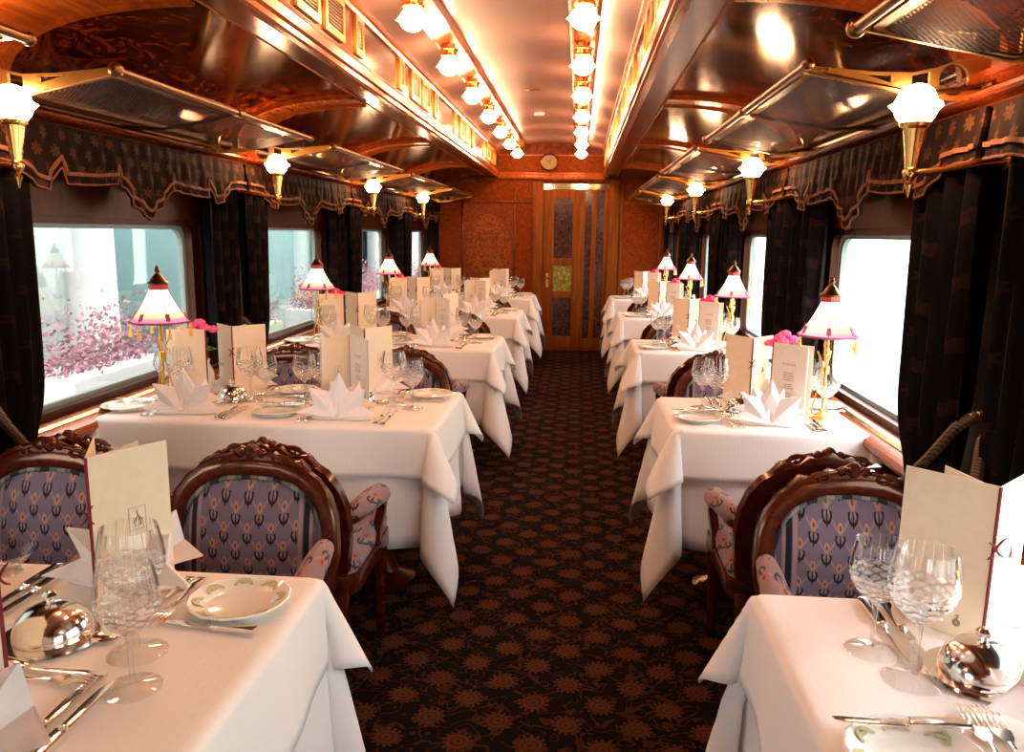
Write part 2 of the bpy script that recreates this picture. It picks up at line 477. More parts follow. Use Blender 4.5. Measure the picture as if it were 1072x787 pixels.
# ledge under the windows, brass strip, cornice rail above the valances
n_trim = 0
def trim(mb, mat, **k):
    global n_trim; n_trim += 1
    return struct('trim_%d' % n_trim, mb, mat, **k)
for x, s in ((XL, 1), (XR, -1)):
    mb = MB(); pr = [(x, .640), (x + s*.075, .640), (x + s*.085, .655), (x + s*.080, .675), (x + s*.02, .700), (x, .700)]
    mb.prism(pr, YF, YB, 'xz'); trim(mb, M['trim'])
    mb = MB(); mb.prism([(x + s*.030, .699), (x + s*.045, .693), (x + s*.043, .688), (x + s*.028, .694)], YF, YB, 'xz'); trim(mb, M['brass'])
    pr = [(x, 1.622), (x + s*.06, 1.622), (x + s*.085, 1.628), (x + s*.09, 1.636), (x + s*.13, 1.642), (x + s*.14, 1.648), (x + s*.14, 1.656), (x + s*.11, 1.662),
          (x + s*.10, 1.665), (x + s*.115, 1.68), (x + s*.125, 1.69), (x + s*.125, 1.705), (x + s*.08, 1.72), (x, 1.73)]
    mb = MB(); mb.prism(pr, YF, YB, 'xz'); trim(mb, M['mahogany'], angle=20)
    struct('baseboard_left' if s > 0 else 'baseboard_right', MB().box(*sorted((x, x + s*.03)), YF, YB, 0, .12), M['darkwood'])
    # upright wood strips between the windows
    for k in range(-1, 5):
        yy = 1.97 + BAY*(k) - (0 if k < 4 else 0)
        mb = MB(); mb.box(*sorted((x, x + s*.022)), yy-.055, yy+.055, .70, 1.622)
        mb.box(*sorted((x, x + s*.034)), yy-.022, yy+.022, .70, 1.622)
        if yy < YB - .1: trim(mb, M['mahogany'], bevel=.003)

# ------------------------------------------------------------------ ceiling: coves, soffits, clerestory
def cove_pt(s, t, off=0.0):
    """t = 0 at the soffit, 1 at the cornice; s = -1 left, +1 right; off moves into the room"""
    x0 = CX + s*(CLX + .13); x1 = (XL + .05) if s < 0 else (XR - .05)
    a = t*PI/2
    e = .72
    cx, cz = math.sin(a)**(1.0), math.cos(a)**e
    w = abs(x1 - x0) - off; h = (SOF - 1.70) - off
    return (x0 + s*w*cx, 1.70 + h*cz)
ceil = MB()
for s in (-1, 1):
    n = 20
    ceil.mat(0).grid(lambda u, v: (cove_pt(s, u)[0], YF + (YB-YF)*v, cove_pt(s, u)[1]), n, 12)
    x0, x1 = CX + s*CLX, CX + s*(CLX + .13)
    ceil.mat(1).box(*sorted((x0, x1)), YF, YB, SOF, SOF + .02)
# curved cream ceiling of the clerestory
def cz(x): return CEZ + .10*(1 - ((x-CX)/CLX)**2)
ceil.mat(2).grid(lambda u, v: (CX - CLX + 2*CLX*u, YF + (YB-YF)*v, cz(CX - CLX + 2*CLX*u)), 24, 8)
for s in (-1, 1):
    x0 = CX + s*CLX
    ceil.mat(1).box(*sorted((x0, x0 + s*.02)), YF, YB, SOF, CEZ + .02)
ceil.mat(1).box(XL-.1, XR+.1, YF, YB, 2.36, 2.38)
struct('ceiling', ceil, [M['burl'], M['mahogany'], M['cream']])
for s in (-1, 1):
    x = CX + s*CLX; i = -s
    # lip of the clerestory: stepped gold-lit moulding
    pr = [(x - i*.028, SOF-.006), (x + i*.004, SOF-.012), (x + i*.014, SOF-.006), (x + i*.012, SOF+.012), (x + i*.022, SOF+.020), (x + i*.024, SOF+.05), (x + i*.012, SOF+.062), (x + i*.010, SOF+.075), (x, SOF+.08), (x, SOF)]
    mb = MB(); mb.prism(pr, YF, YB, 'xz'); trim(mb, M['trim'], angle=20)
    pr = [(x, CEZ-.03), (x + i*.012, CEZ-.03), (x + i*.018, CEZ-.018), (x + i*.030, CEZ-.012), (x + i*.034, CEZ+.004), (x + i*.030, CEZ+.02), (x, CEZ+.02)]
    mb = MB(); mb.prism(pr, YF, YB, 'xz'); trim(mb, M['trim'], angle=20)
    # thin bead where soffit meets cove
    xb = CX + s*(CLX + .13)
    mb = MB(); mb.tube([(xb, YF, SOF+.001), (xb, YB, SOF+.001)], .006, 6); trim(mb, M['trim'])
    # transverse ribs of the coves
    for k in range(-1, 4):
        yc = 2.13 + BAY*k
        if yc + .13 > YB: continue
        mb = MB(); n = 20
        for y0, y1, off in ((yc-.13, yc+.13, .012), (yc-.128, yc-.100, .022), (yc+.100, yc+.128, .022)):
            mb.grid(lambda u, v: (cove_pt(s, u, off)[0], y0 + (y1-y0)*v, cove_pt(s, u, off)[1]), n, 1)
            for yy in (y0, y1):
                mb.grid(lambda u, v: (cove_pt(s, u, off*v)[0], yy, cove_pt(s, u, off*v)[1]), n, 1)
        trim(mb, M['trim'])
# strips that carry the lamps
LX = (-.686, -.010)
for x in LX:
    w = .068; z = cz(x)
    pr = [(x-w, cz(x-w)+.01), (x-w, cz(x-w)-.022), (x-w+.012, cz(x-w)-.034), (x-w+.022, cz(x-w)-.026), (x+w-.022, cz(x+w)-.026), (x+w-.012, cz(x+w)-.034), (x+w, cz(x+w)-.022), (x+w, cz(x+w)+.01)]
    mb = MB(); mb.prism(pr, YF, YB-.02, 'xz'); trim(mb, M['trim'], angle=20)

# ------------------------------------------------------------------ bulkhead with the door
D0, D1, DZ = -.42, .31, 1.885
mb = MB(); mb.box(XL-.1, D0, YB, YB+.06, 0, 2.38); mb.box(D1, XR+.1, YB, YB+.06, 0, 2.38); mb.box(D0, D1, YB, YB+.06, DZ, 2.38)
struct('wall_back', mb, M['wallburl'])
# stiles, rails and panels on the bulkhead
def bb(x0, x1, z0, z1, d, mat, bevel=.004): return trim(MB().box(x0, x1, YB-d, YB, z0, z1), mat, bevel=bevel)
bb(D0-.115, D0, 0, 1.90, .03, M['doorwood']); bb(D1, D1+.115, 0, 1.90, .03, M['doorwood']); bb(D0-.115, D1+.115, 1.90, 1.95, .045, M['mahogany'])
bb(XL, -.98, 1.88, 1.945, .02, M['mahogany']); 
for x in (-1.335, -.745, -1.60): bb(x-.012, x+.012, .10, 1.80, .014, M['mahogany'])
bb(XL, D0-.115, 1.66, 1.685, .014, M['mahogany']); bb(D1+.115, XR, 1.66, 1.685, .016, M['doorwood']); bb(D1+.115, XR, .60, .625, .016, M['mahogany'])
for x in (.455, .895): bb(x-.014, x+.014, 0, 1.90, .016, M['doorwood'])
pm = struct('trim_900', MB().box(-.285, .285, -.006, 0, -.47, .47), M['marquetry'], loc=(-1.04, YB-.001, 1.17)); pm.name = 'trim_%d' % (n_trim+1); n_trim += 1
bb(CX-CLX, CX+CLX, SOF-.02, SOF+.02, .05, M['trim']); bb(CX-CLX, CX+CLX, SOF+.02, SOF+.05, .025, M['trim']); bb(CX-CLX, CX+CLX, CEZ-.05, CEZ-.03, .02, M['trim'])
# arched head over the clerestory end
ar = [(CX-CLX, CEZ-.03)] + [(CX-CLX+2*CLX*i/16, cz(CX-CLX+2*CLX*i/16)+.01) for i in range(17)] + [(CX+CLX, CEZ-.03)]
mb = MB(); mb.prism(ar, YB-.012, YB, 'xz'); trim(mb, M['mahogany'])
# door leaf: stiles, rails, etched panes, transom mirror
door = MB(); y0, y1 = YB+.005, YB+.045
for a, b, c, d in ((D0,D0+.125,0,1.80),(D0+.335,D0+.425,0,1.80),(D0+.125,D0+.335,0,.16),(D0+.125,D0+.335,.60,.68),(D0+.125,D0+.335,.965,1.05),(D0+.125,D0+.335,1.70,1.80),
                   (D0,D1,1.80,1.815),(D0,D1,1.875,DZ),(D0+.425,D0+.47,0,1.80),(D0+.545,D0+.60,0,1.80),(D1-.045,D1,0,1.80),(D0+.47,D0+.545,0,.14),(D0+.60,D1-.045,0,.14)):
    door.box(a, b, y0, y1, c, d)
dr = struct('door_1', door, M['doorwood'], bevel=.003)
def pane(x0, x1, z0, z1, mat, nm='door_pane'):
    return obj(nm, MB().box(x0, x1, YB+.020, YB+.030, z0, z1), mat, dr)
pane(D0+.125, D0+.335, 1.05, 1.70, M['etched']); pane(D0+.125, D0+.335, .68, .965, M['daylight_olive']); pane(D0+.125, D0+.335, .16, .60, M['etched'])
pane(D0+.47, D0+.545, .14, 1.80, M['etched'], 'side_pane'); pane(D0+.60, D1-.045, .14, 1.80, M['etched'], 'side_pane')
pane(D0, D1, 1.815, 1.875, M['mirror'], 'transom_mirror')
h = MB(); h.lathe([(0,0),(.022,.0),(.022,.006),(0,.008)], 14, (D0+.06, YB-.002, .84), axis='y'); h.tube([(D0+.06, YB, .84), (D0+.06, YB-.045, .84)], .008, 8); h.ball((D0+.06, YB-.055, .84), .022, 12, 8); h.box(D0+.045, D0+.075, YB-.001, YB+.006, .72, .88)
obj('door_handle', h, M['brass'], dr)
# short vestibule behind the door
struct('wall_vestibule', MB().box(-.9, .8, YB+1.2, YB+1.25, 0, 2.3).box(-.95, -.9, YB+.06, YB+1.25, 0, 2.3).box(.8, .85, YB+.06, YB+1.25, 0, 2.3).box(-.95, .85, YB+.06, YB+1.25, 2.3, 2.35), M['wallburl'])
# clock above the door
ck = empty('wall_clock', (-.365, YB-.012, 2.105))
mb = MB(); mb.lathe([(.0,0),(.098,0),(.098,-.018),(.090,-.026),(.082,-.022),(.080,-.012),(0,-.012)], 36, axis='y'); obj('clock_case', mb, M['antique'], ck)
mb = MB(); mb.lathe([(0,-.0125),(.079,-.0125),(.079,-.0145),(0,-.0145)], 32, axis='y'); obj('clock_face', mb, plain('clock_dial', (.30,.19,.08), .4), ck)
mb = MB(); mb.obox((.012,-.016,.018), (.014,0,.021), (0,.001,0), (.0025,0,-.0017)); mb.obox((-.014,-.016,.012), (.026,0,-.022), (0,.001,0), (.0015,0,.002)); mb.lathe([(0,-.015),(.006,-.015),(.006,-.018),(0,-.018)], 12, axis='y'); obj('hand', mb, M['dark'], ck)
tag(ck, 'round brass clock on the end wall above the door', 'clock')
# ceiling fittings near the far end
sd = empty('smoke_detector', (-.37, 7.0, cz(-.37)))
mb = MB(); mb.lathe([(0,0),(.045,0),(.045,-.012),(.035,-.022),(0,-.024)], 24); obj('detector_body', mb, M['porcelain'], sd); mb = MB(); mb.lathe([(.0,-.0235),(.018,-.0235),(.016,-.028),(0,-.028)], 16); obj('grille', mb, M['antique'], sd)
tag(sd, 'small round smoke detector on the cream ceiling between the lamp strips', 'smoke detector')
sp = empty('ceiling_plate', (-.36, 5.9, cz(-.36)))
mb = MB(); mb.box(-.05, .05, -.02, .02, -.006, .002); obj('cover_plate', mb, M['antique'], sp, bevel=.002); mb = MB(); mb.lathe([(0,-.006),(.006,-.006),(.006,-.009),(0,-.009)], 10); obj('screw', mb, M['brass'], sp)
tag(sp, 'thin brown cover plate on the cream ceiling', 'cover plate')

# ------------------------------------------------------------------ ventilator grilles along the clerestory
def vent_proto(w, nm):
    r = empty('clerestory_vent'); hw, hh = w/2, .078
    fr = plate([[(-hw,-hh),(hw,-hh),(hw,hh),(-hw,hh)], [(-hw+.024,-hh+.026),(-hw+.024,hh-.026),(hw-.024,hh-.026),(hw-.024,-hh+.026)]], .012)
    obj('grille_frame', fr, M['gilt'], r, bevel=.0015)
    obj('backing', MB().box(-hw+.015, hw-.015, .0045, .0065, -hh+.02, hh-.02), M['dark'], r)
    sl = MB(); n = 9
    for i in range(n):
        z = -hh + .030 + (2*hh-.060)*i/(n-1); sl.obox((0, .001, z), (hw-.022,0,0), (0,.003,.0010), (0,-.0003,.0010))
    obj('slats', sl, M['antique'], r)
    return Proto(r)
VW, VN = vent_proto(.24, 'w'), vent_proto(.12, 'n')
ORD = ['', 'first', 'second', 'third', 'fourth', 'fifth', 'sixth', 'seventh', 'eighth', 'ninth', 'tenth']
def ordn(k): return ORD[k]
for s, row in ((-1, 'four-seat side'), (1, 'two-seat side')):
    for g in range(4):
        yb = 2.40 + BAY*g + .04
        for j, (dy, pr, nm) in enumerate(((0, VN, 'narrow'), (.36, VW, 'wide'), (.66, VW, 'wide'), (1.0, VN, 'narrow'))):
            y = yb + dy
            if y < 2.2 or y > 9.0: continue
            fromend = 4 - g
            side = 'door-end' if j >= 2 else 'camera-end'
            o = pr.put((CX + s*(CLX-.007), y, 2.115), PI/2 if s < 0 else -PI/2,
                   '%s brass louvred grille, %s of its four, %s group from the door, %s' % (nm, side, ordn(fromend), row), 'vent', 'brass grilles along the raised ceiling')

# ------------------------------------------------------------------ lamps
def petal_globe(r, h, n=8, up=False):
    """flower-shaped opal shade hanging down: lathe with scalloped open rim"""
    pr = [(.36*r,0),(.70*r,-.06*h),(.98*r,-.20*h),(1.10*r,-.36*h),(1.28*r,-.50*h),(1.12*r,-.57*h),(1.02*r,-.68*h),(.88*r,-.81*h),(.56*r,-.94*h),(.30*r,-.99*h),(.0,-1.0*h)]
    if up: pr = [(a, -b) for a, b in pr]
    def mod(a, t): return 1 + .05*math.cos(n*a) + (.12*math.cos(n*a) if .35 < t < .45 else 0)
    return MB().lathe(pr, 48, mod=mod)
def ceiling_lamp():
    r = empty('ceiling_lamp')
    mb = MB(); mb.lathe([(0,.022),(.030,.022),(.030,.001),(.046,.0),(.048,-.008),(.040,-.014),(.038,-.026),(.046,-.032),(.044,-.040),(.026,-.046),(0,-.046)], 24, mod=lambda a, t: 1+.05*math.cos(12*a)); obj('canopy', mb, M['brass'], r)
    g = petal_globe(.045, .084); g.v = [(x, y, z-.044) for x, y, z in g.v]; obj('globe', g, M['globe'], r)
    return Proto(r)
CL = ceiling_lamp()
for j, x in enumerate(LX):
    for k in range(-2, 7):
        y = 3.33 + .9*k
        n = 7 - k
        if n > 8: lab = 'lit petal globe lamp on the %s ceiling strip, closer to the camera end' % ('four-seat side' if j == 0 else 'two-seat side')
        lab = 'lit brass petal globe lamp on the %s ceiling strip, %s from the door' % ('four-seat side' if j == 0 else 'two-seat side', ORD[n] if n > 1 else 'first')
        CL.put((x, y, cz(x)-.052), 0, lab, 'ceiling lamp', 'globe lamps along the ceiling strips')

def sconce():
    r = empty('wall_sconce')   # origin: knob centre; arm runs to +x (towards the wall)
    g = petal_globe(.041, .092, 7, True); g.v = [(x, y, z+.106) for x, y, z in g.v]; obj('globe', g, M['sconceglobe'], r)
    mb = MB(); mb.lathe([(0,.010),(.012,.010),(.014,.03),(.024,.098),(.032,.104),(.034,.112),(.024,.118),(0,.118)], 24, mod=lambda a, t: 1+.05*math.cos(10*a)); obj('torch_cup', mb, M['brass'], r)
    mb = MB(); mb.ball((0,0,0), .017, 14, 8); mb.lathe([(0,-.058),(.003,-.055),(.006,-.040),(.011,-.028),(.006,-.020),(.012,-.012),(0,-.008)], 12); obj('finial', mb, M['brass'], r)
    mb = MB(); mb.tube([(.0,0,0),(.04,0,.002),(.10,0,.012),(.16,0,.026),(.215,0,.034)], [.007,.009,.006,.009,.010], 10); mb.lathe([(0,.208),(.026,.208),(.026,.216),(.018,.225),(0,.225)], 16, (0,0,.034), axis='x'); obj('arm', mb, M['brass'], r)
    return Proto(r)
SC = sconce()
for s, row in ((-1, 'four-seat side'), (1, 'two-seat side')):
    for k in range(-1, 4):
        n = 4 - k
        x = -1.44 if s < 0 else .765
        SC.put((x, 2.0 + BAY*k, 1.477), PI if s < 0 else 0, 'brass torch sconce with lit petal globe on the %s wall, %s from the door' % (row, ORD[n]), 'wall lamp', 'torch sconces between the windows')

# ------------------------------------------------------------------ luggage racks
def rack():
    r = empty('luggage_rack')  # origin at wall line, y = 0 near bracket, x from wall into the car
    L, W = 1.46, .425
    def br(y):
        out = []
        top = [(0,.085),(.03,.080),(.07,.078),(.12,.060),(.17,.050),(.26,.052),(.37,.062),(.42,.066)]
        bot = [(.42,.050),(.32,.030),(.22,.010),(.15,-.006),(.08,-.012),(.04,-.010),(.0,.0)]
        circ = [(.078+.033*math.cos(a*PI/9), .034+.036*math.sin(a*PI/9)) for a in range(18)]
        trap = [(.132,.052),(.172,.044),(.172,.012),(.132,.006)][::-1]
        tri = [(.215,.044),(.290,.050),(.215,.026)][::-1]
        p = plate([top+bot, circ, trap, tri], .010)
        p.v = [(a, b+y, c) for a, b, c in p.v]
        return p
    obj('bracket', br(0), M['gilt'], r, bevel=.002); obj('bracket', br(L-.06), M['gilt'], r, bevel=.002)
    mb = MB(); mb.tube([(W,-.005,.058),(W,L,.058)], .011, 12); mb.ball((W,-.012,.058), .019, 12, 8); mb.ball((W,L+.006,.058), .015, 12, 8); mb.tube([(W,L/2-.02,.058),(W,L/2+.02,.058)], .015, 12)
    obj('front_rail', mb, M['antique'], r)
    mb = MB(); mb.obox((W-.035, L/2, .052), (.018,0,.001), (0,L/2-.02,0), (0,0,.003)); obj('ledge', mb, M['brass'], r)
    def nt(u, v): 
        x = .02 + (W-.06)*u; return (x, .02 + (L-.08)*v, .046 - .05*math.sin(PI*u)*.6 - .02*(1-u))
    mb = MB(); mb.sheet(nt, 10, 12, (0,0,.002)); obj('net', mb, M['net'], r)
    mb = MB(); mb.tube([(.01, L/2, .012),(.15,L/2,.004),(W-.02,L/2,.050)], .007, 8); mb.tube([(.01, .015, .02),(.15,.015,.0),(W-.02,.015,.050)], .006, 8); mb.tube([(.01, L-.05, .02),(.15,L-.05,.0),(W-.02,L-.05,.050)], .006, 8); mb.tube([(.012,0,.018),(.012,L,.018)], .008, 8)
    obj('cross_bar', mb, M['antique'], r)
    return Proto(r)
RK = rack()
# the copies on the two-seat side are mirrored by turning the rack around: near and far brackets are alike
for s, row in ((-1, 'four-seat side'), (1, 'two-seat side')):
    for k in range(-1, 4):
        y0 = 2.03 + BAY*k; n = 4 - k
        if s < 0: loc, rz = (-1.595, y0, 1.655), 0
        else: loc, rz = (.930, y0 + 1.40, 1.655), PI
        RK.put(loc, rz, 'brass luggage rack with netting over the %s windows, %s from the door' % (row, ORD[n]), 'luggage rack', 'luggage racks above the windows')

# ------------------------------------------------------------------ valances, curtains, tie ropes
def valance_edge():
    """lower outline of one bay, y from -.88 to .88 (symmetric)"""
    half = [(.0,1.352),(.035,1.378),(.075,1.392),(.095,1.400),(.115,1.425),(.135,1.432),(.15,1.455),(.165,1.462),(.185,1.500),(.200,1.468),(.33,1.456),(.47,1.452),(.50,1.500),(.535,1.458),(.575,1.430),(.615,1.440),(.66,1.468),(.70,1.492),(.75,1.502),(.885,1.505)]
    return [(-a, z) for a, z in half[:0:-1]] + half
ED = valance_edge()
def densify(e, st=.012):
    out = [e[0]]
    for (a, b), (c, d) in zip(e, e[1:]):
        n = max(1, int(abs(c-a)/st))
        for i in range(1, n+1): out.append((a+(c-a)*i/n, b+(d-b)*i/n))
    return out
EDD = densify(ED)
def valance(x, s, yc):
    """x = plane, s = +1 when the room is towards +x"""
    r = empty('valance', (x, yc, 1.35))
    def wav(y, t): return .006*math.sin(y*85) * t + .004*math.sin(y*41+1)*t
    vs = []; fs = []; n = len(EDD); R = 5
    for j in range(R+1):
        t = j/R
        for (y, zb) in EDD:
            z = 1.628 + (zb-1.628)*t
            vs.append((s*(wav(y, .3+.7*t) - .012*(1-t)), y, z-1.35))
    for j in range(R):
        for i in range(n-1): fs.append((j*n+i, j*n+i+1, (j+1)*n+i+1, (j+1)*n+i))
    mb = MB(); k = len(vs)
    rim = list(range(n)) + [j*n+n-1 for j in range(1, R+1)] + [R*n+i for i in range(n-2, -1, -1)] + [j*n for j in range(R-1, 0, -1)]
    back = [(a - s*.010, b, c) for a, b, c in vs]
    mb.add(vs + back, fs + [tuple(k+i for i in f[::-1]) for f in fs] + [(rim[(i+1) % len(rim)], rim[i], k+rim[i], k+rim[(i+1) % len(rim)]) for i in range(len(rim))])
    obj('brocade', mb, M['valance'], r, angle=60)
    mb = MB(); mb.tube([(s*(wav(y, 1)+.004), y, z+.034-1.35) for y, z in EDD], 1, sec=[(-.0055,-.003),(.0055,-.003),(.0055,.003),(-.0055,.003)], up=(0,0,1))
    obj('ribbon', mb, M['ribbon'], r)
    mb = MB(); mb.tube([(s*(wav(y, 1)+.002), y, z+.003-1.35) for y, z in EDD], .0032, 5); obj('cord', mb, M['ribbon'], r)
    return r
def curtain(x, s, y0, y1, inner):
    """hanging from under the valance; `inner` = +1 if the window lies towards +y. Tied back low down."""
    r = empty('curtain', (x, (y0+y1)/2, .42)); w = (y1-y0); rnd = random.Random(int(abs(x*100)+y0*37))
    ph = rnd.random()*6; yc = 0
    hook = -inner*w*.42
    def fn(u, v):
        z = .02 + 1.18*v                      # local height
        pinch = math.exp(-((z-.22)/.13)**2)   # rope height
        k = 1 - .30*pinch
        y = (u-.5)*w
        y = hook*pinch*.20 + y*k
        f = .026*math.sin(u*26 + ph) + .012*math.sin(u*47 + ph*2 + v*2)
        return (s*(.012 + .03 + f*(1-.4*pinch)), y, z)
    mb = MB(); mb.sheet(fn, 56, 26, (-s*.004, 0, 0)); obj('drape', mb, M['curtain'], r, angle=80)
    return r
def tieback(x, s, y0, y1, inner):
    r = empty('curtain_tie', (x, (y0+y1)/2, .80)); w = y1-y0
    yh = -inner*w*.52; ye = inner*w*.16
    pts = [(s*.012, yh, .10), (s*.050, yh+inner*.015, .06), (s*.078, yh*.62, -.03), (s*.090, yh*.1, -.12), (s*.092, ye, -.175), (s*.070, ye+inner*.05, -.19), (s*.02, ye+inner*.06, -.16)]
    P = []
    for i in range(len(pts)-1):
        for t in range(6): P.append(tuple(a+(b-a)*t/6 for a, b in zip(pts[i], pts[i+1])))
    mb = MB(); mb.tube(P + [pts[-1]], .014, 8); obj('rope', mb, M['rope'], r)
    mb = MB(); mb.lathe([(0,0),(.012,0),(.010,.008),(.005,.012),(.005,.022),(.009,.026),(0,.030)], 14, (s*0, yh, .10), axis='x'); mb.v = [(s*abs(a), b, c) for a, b, c in mb.v]; obj('hook', mb, M['brass'], r)
    mb = MB(); mb.lathe([(0,.0),(.012,-.002),(.014,-.016),(.010,-.022),(.017,-.07),(.019,-.11),(0,-.112)], 14, (s*.10, ye, -.18), mod=lambda a, t: 1+.08*math.cos(9*a)*t); obj('tassel', mb, M['tassel'], r)
    return r
for s, x, row in ((1, XL, 'four-seat side'), (-1, XR, 'two-seat side')):
    for k in range(-1, 4):
        yc = 2.89 + BAY*k; n = 4 - k
        v = valance(x + s*.118, s, yc)
        tag(v, 'scalloped brown brocade valance with orange ribbon, %s from the door, %s' % (ORD[n], row), 'valance', 'valances over the windows')
        for inner, (a, b) in ((1, (yc-.86, yc-(.62 if s > 0 else .50))), (-1, (yc+(.56 if s > 0 else .50), yc+.82))):
            if b < 1.2: continue
            c = curtain(x + s*.03, s, a, b, inner)
            end = 'door' if inner < 0 else 'camera'
            tag(c, 'dark velvet curtain at the %s edge of the %s window from the door, %s' % (end, ORD[n], row), 'curtain', 'dark velvet curtains')
            t = tieback(x + s*.03, s, a, b, inner)
            tag(t, 'twisted rope tie at the %s edge of the %s window from the door, %s' % (end, ORD[n], row), 'curtain tie', 'rope ties around the curtains')

# ------------------------------------------------------------------ chairs
def chair():
    r = empty('dining_chair')        # faces +y; origin on the floor under the seat centre
    W = .225
    def bp(y, z): return (y - (z-.42)*.14)          # backrest leans back
    def arch(hw, top, z0, n=12, k=2.6):
        pts = [(-hw*.93, z0), (-hw, z0+.10)]
        zc = top - .20
        for i in range(n+1):
            a = PI - PI*i/n; c, s_ = math.cos(a), math.sin(a)
            pts.append((hw*math.copysign(abs(c)**(2/k), c), zc + .20*abs(s_)**(2/k)))
        return pts + [(hw, z0+.10), (hw*.93, z0)]
    A = arch(W-.018, .725, .40)
    mb = MB(); mb.tube([(x, bp(-.235, z), z) for x, z in A], 1, sec=[(-.020,-.022),(.012,-.024),(.020,-.012),(.020,.012),(.012,.024),(-.020,.022)], up=(0,1,.14))
    mb.tube([(-W*.9, bp(-.235,.41), .41), (W*.9, bp(-.235,.41), .41)], 1, sec=[(-.018,-.02),(.018,-.02),(.018,.02),(-.018,.02)], up=(0,1,0))
    obj('back_frame', mb, M['chairwood'], r, angle=40)
    # carved crest
    mb = MB(); yb = bp(-.235,.74); dz = -.03
    mb.prism([(-.15,.745),(-.125,.772),(-.085,.768),(-.055,.790),(-.03,.786),(0,.805),(.03,.786),(.055,.790),(.085,.768),(.125,.772),(.15,.745)], yb-.016, yb+.016, 'xz')
    for sx in (-1, 1):
        sp = [(sx*(.075+.028*math.cos(t*.6)*(1-t/14)), yb+.018, .771+.018*math.sin(t*.6)*(1-t/14)) for t in range(12)]
        mb.tube(sp, .0055, 6); mb.tube([(sx*.04, yb+.018, .790),(sx*.09, yb+.018, .778),(sx*.135, yb+.016, .757)], .006, 6)
        mb.ball((sx*.028, yb+.012, .790), .013, 8, 6)
    mb.ball((0, yb+.010, .793), .018, 10, 6, (1,.9,1.2))
    for i in range(5):
        a = PI*(.15+.7*i/4); mb.tube([(0, yb+.02, .782), (.026*math.cos(a), yb+.021, .782+.024*math.sin(a))], [.003,.006], 6)
    mb.v = [(x, y, z + dz) for x, y, z in mb.v]
    obj('crest', mb, M['chairwood'], r, bevel=.002, angle=50)
    # padded back: inside tulip fabric, outside striped fabric
    B = arch(W-.036, .698, .42, 14)
    def padf(front):
        mb = MB(); zc = .57; rings = 6; n = len(B); vs = []; fs = []
        for j in range(rings+1):
            t = j/rings; q = 1 - t
            for x, z in B:
                px, pz = x*q, zc + (z-zc)*q
                bulge = (.030 if front else -.012)*(1-(1-t)**2.4)
                vs.append((px, bp(-.235, pz) + (.006 if front else -.012) + bulge, pz))
        for j in range(rings):
            for i in range(n-1): fs.append((j*n+i, j*n+i+1, (j+1)*n+i+1, (j+1)*n+i))
            fs.append((j*n+n-1, j*n, (j+1)*n, (j+1)*n+n-1))
        return mb.add(vs, fs)
    bk = obj('backrest', padf(True), M['uph'], r, angle=70)
    mb = MB(); mb.tube([(x, bp(-.235, z)+.012, z) for x, z in B], .006, 6); obj('braid', mb, M['stripe'], bk)
    obj('back_panel', padf(False), M['stripe'], r, angle=70)
    # seat
    def sq(u, v): pass
    mb = MB(); O = rrect(.225, .215, .06, 5); n = len(O); vs = []; fs = []
    for q, z in ((.97,.365),(1.0,.38),(1.01,.41),(.97,.435),(.85,.450),(.5,.458),(.02,.460)):
        vs += [(x*q, y*q, z) for x, y in O]
    for j in range(6):
        for i in range(n): fs.append((j*n+i, j*n+(i+1) % n, (j+1)*n+(i+1) % n, (j+1)*n+i))
    fs.append(tuple(range(n))[::-1]); fs.append(tuple(6*n+i for i in range(n)))
    obj('seat', mb.add(vs, fs), M['arm'], r, angle=60)
    mb = MB(); O2 = rrect(.228, .222, .05, 5); mb.prism(O2, .315, .372); obj('seat_rail', mb, M['chairwood'], r, bevel=.006)
    for sx in (-1, 1):
        mb = MB(); yb_ = bp(-.235,.53)
        mb.tube([(sx*.205, yb_, .545),(sx*.218, yb_+.08, .530),(sx*.226, -.03, .518),(sx*.230, .06, .506)], 1, sec=[(-.014,-.012),(.014,-.012),(.014,.012),(-.014,.012)], up=(1,0,0))
        mb.tube([(sx*.230,.060,.508),(sx*.232,.085,.488),(sx*.230,.075,.46),(sx*.226,.04,.42),(sx*.224,.03,.37)], [1,1,.95,.9,1], sec=[(-.014,-.018),(.014,-.018),(.014,.018),(-.014,.018)], up=(1,0,0))
        obj('arm_support', mb, M['chairwood'], r, bevel=.004)
        mb = MB()
        mb.tube([(sx*.214, yb_+.06, .540),(sx*.216, yb_+.075, .550),(sx*.222, -.10, .546),(sx*.228, -.03, .542),(sx*.232, .05, .530),(sx*.233, .085, .517),(sx*.233,.098,.503)], [.010,.024,.030,.032,.032,.027,.010], 14)
        obj('arm_pad', mb, M['arm'], r, angle=70)
    for sx in (-1, 1):
        mb = MB(); mb.lathe([(0,0),(.012,0),(.015,.02),(.013,.05),(.022,.25),(.024,.30),(.024,.32),(0,.32)], 14, (sx*.195, .185, 0), mod=lambda a, t: 1+.06*math.cos(8*a)); obj('leg', mb, M['chairwood'], r)
        mb = MB(); mb.tube([(sx*.185,-.30,0),(sx*.188,-.25,.16),(sx*.19,-.215,.34)], [.7,.9,1.1], sec=[(-.018,-.018),(.018,-.018),(.018,.018),(-.018,.018)], up=(1,0,0)); obj('leg', mb, M['chairwood'], r, bevel=.004)
    return Proto(r)
CH = chair()

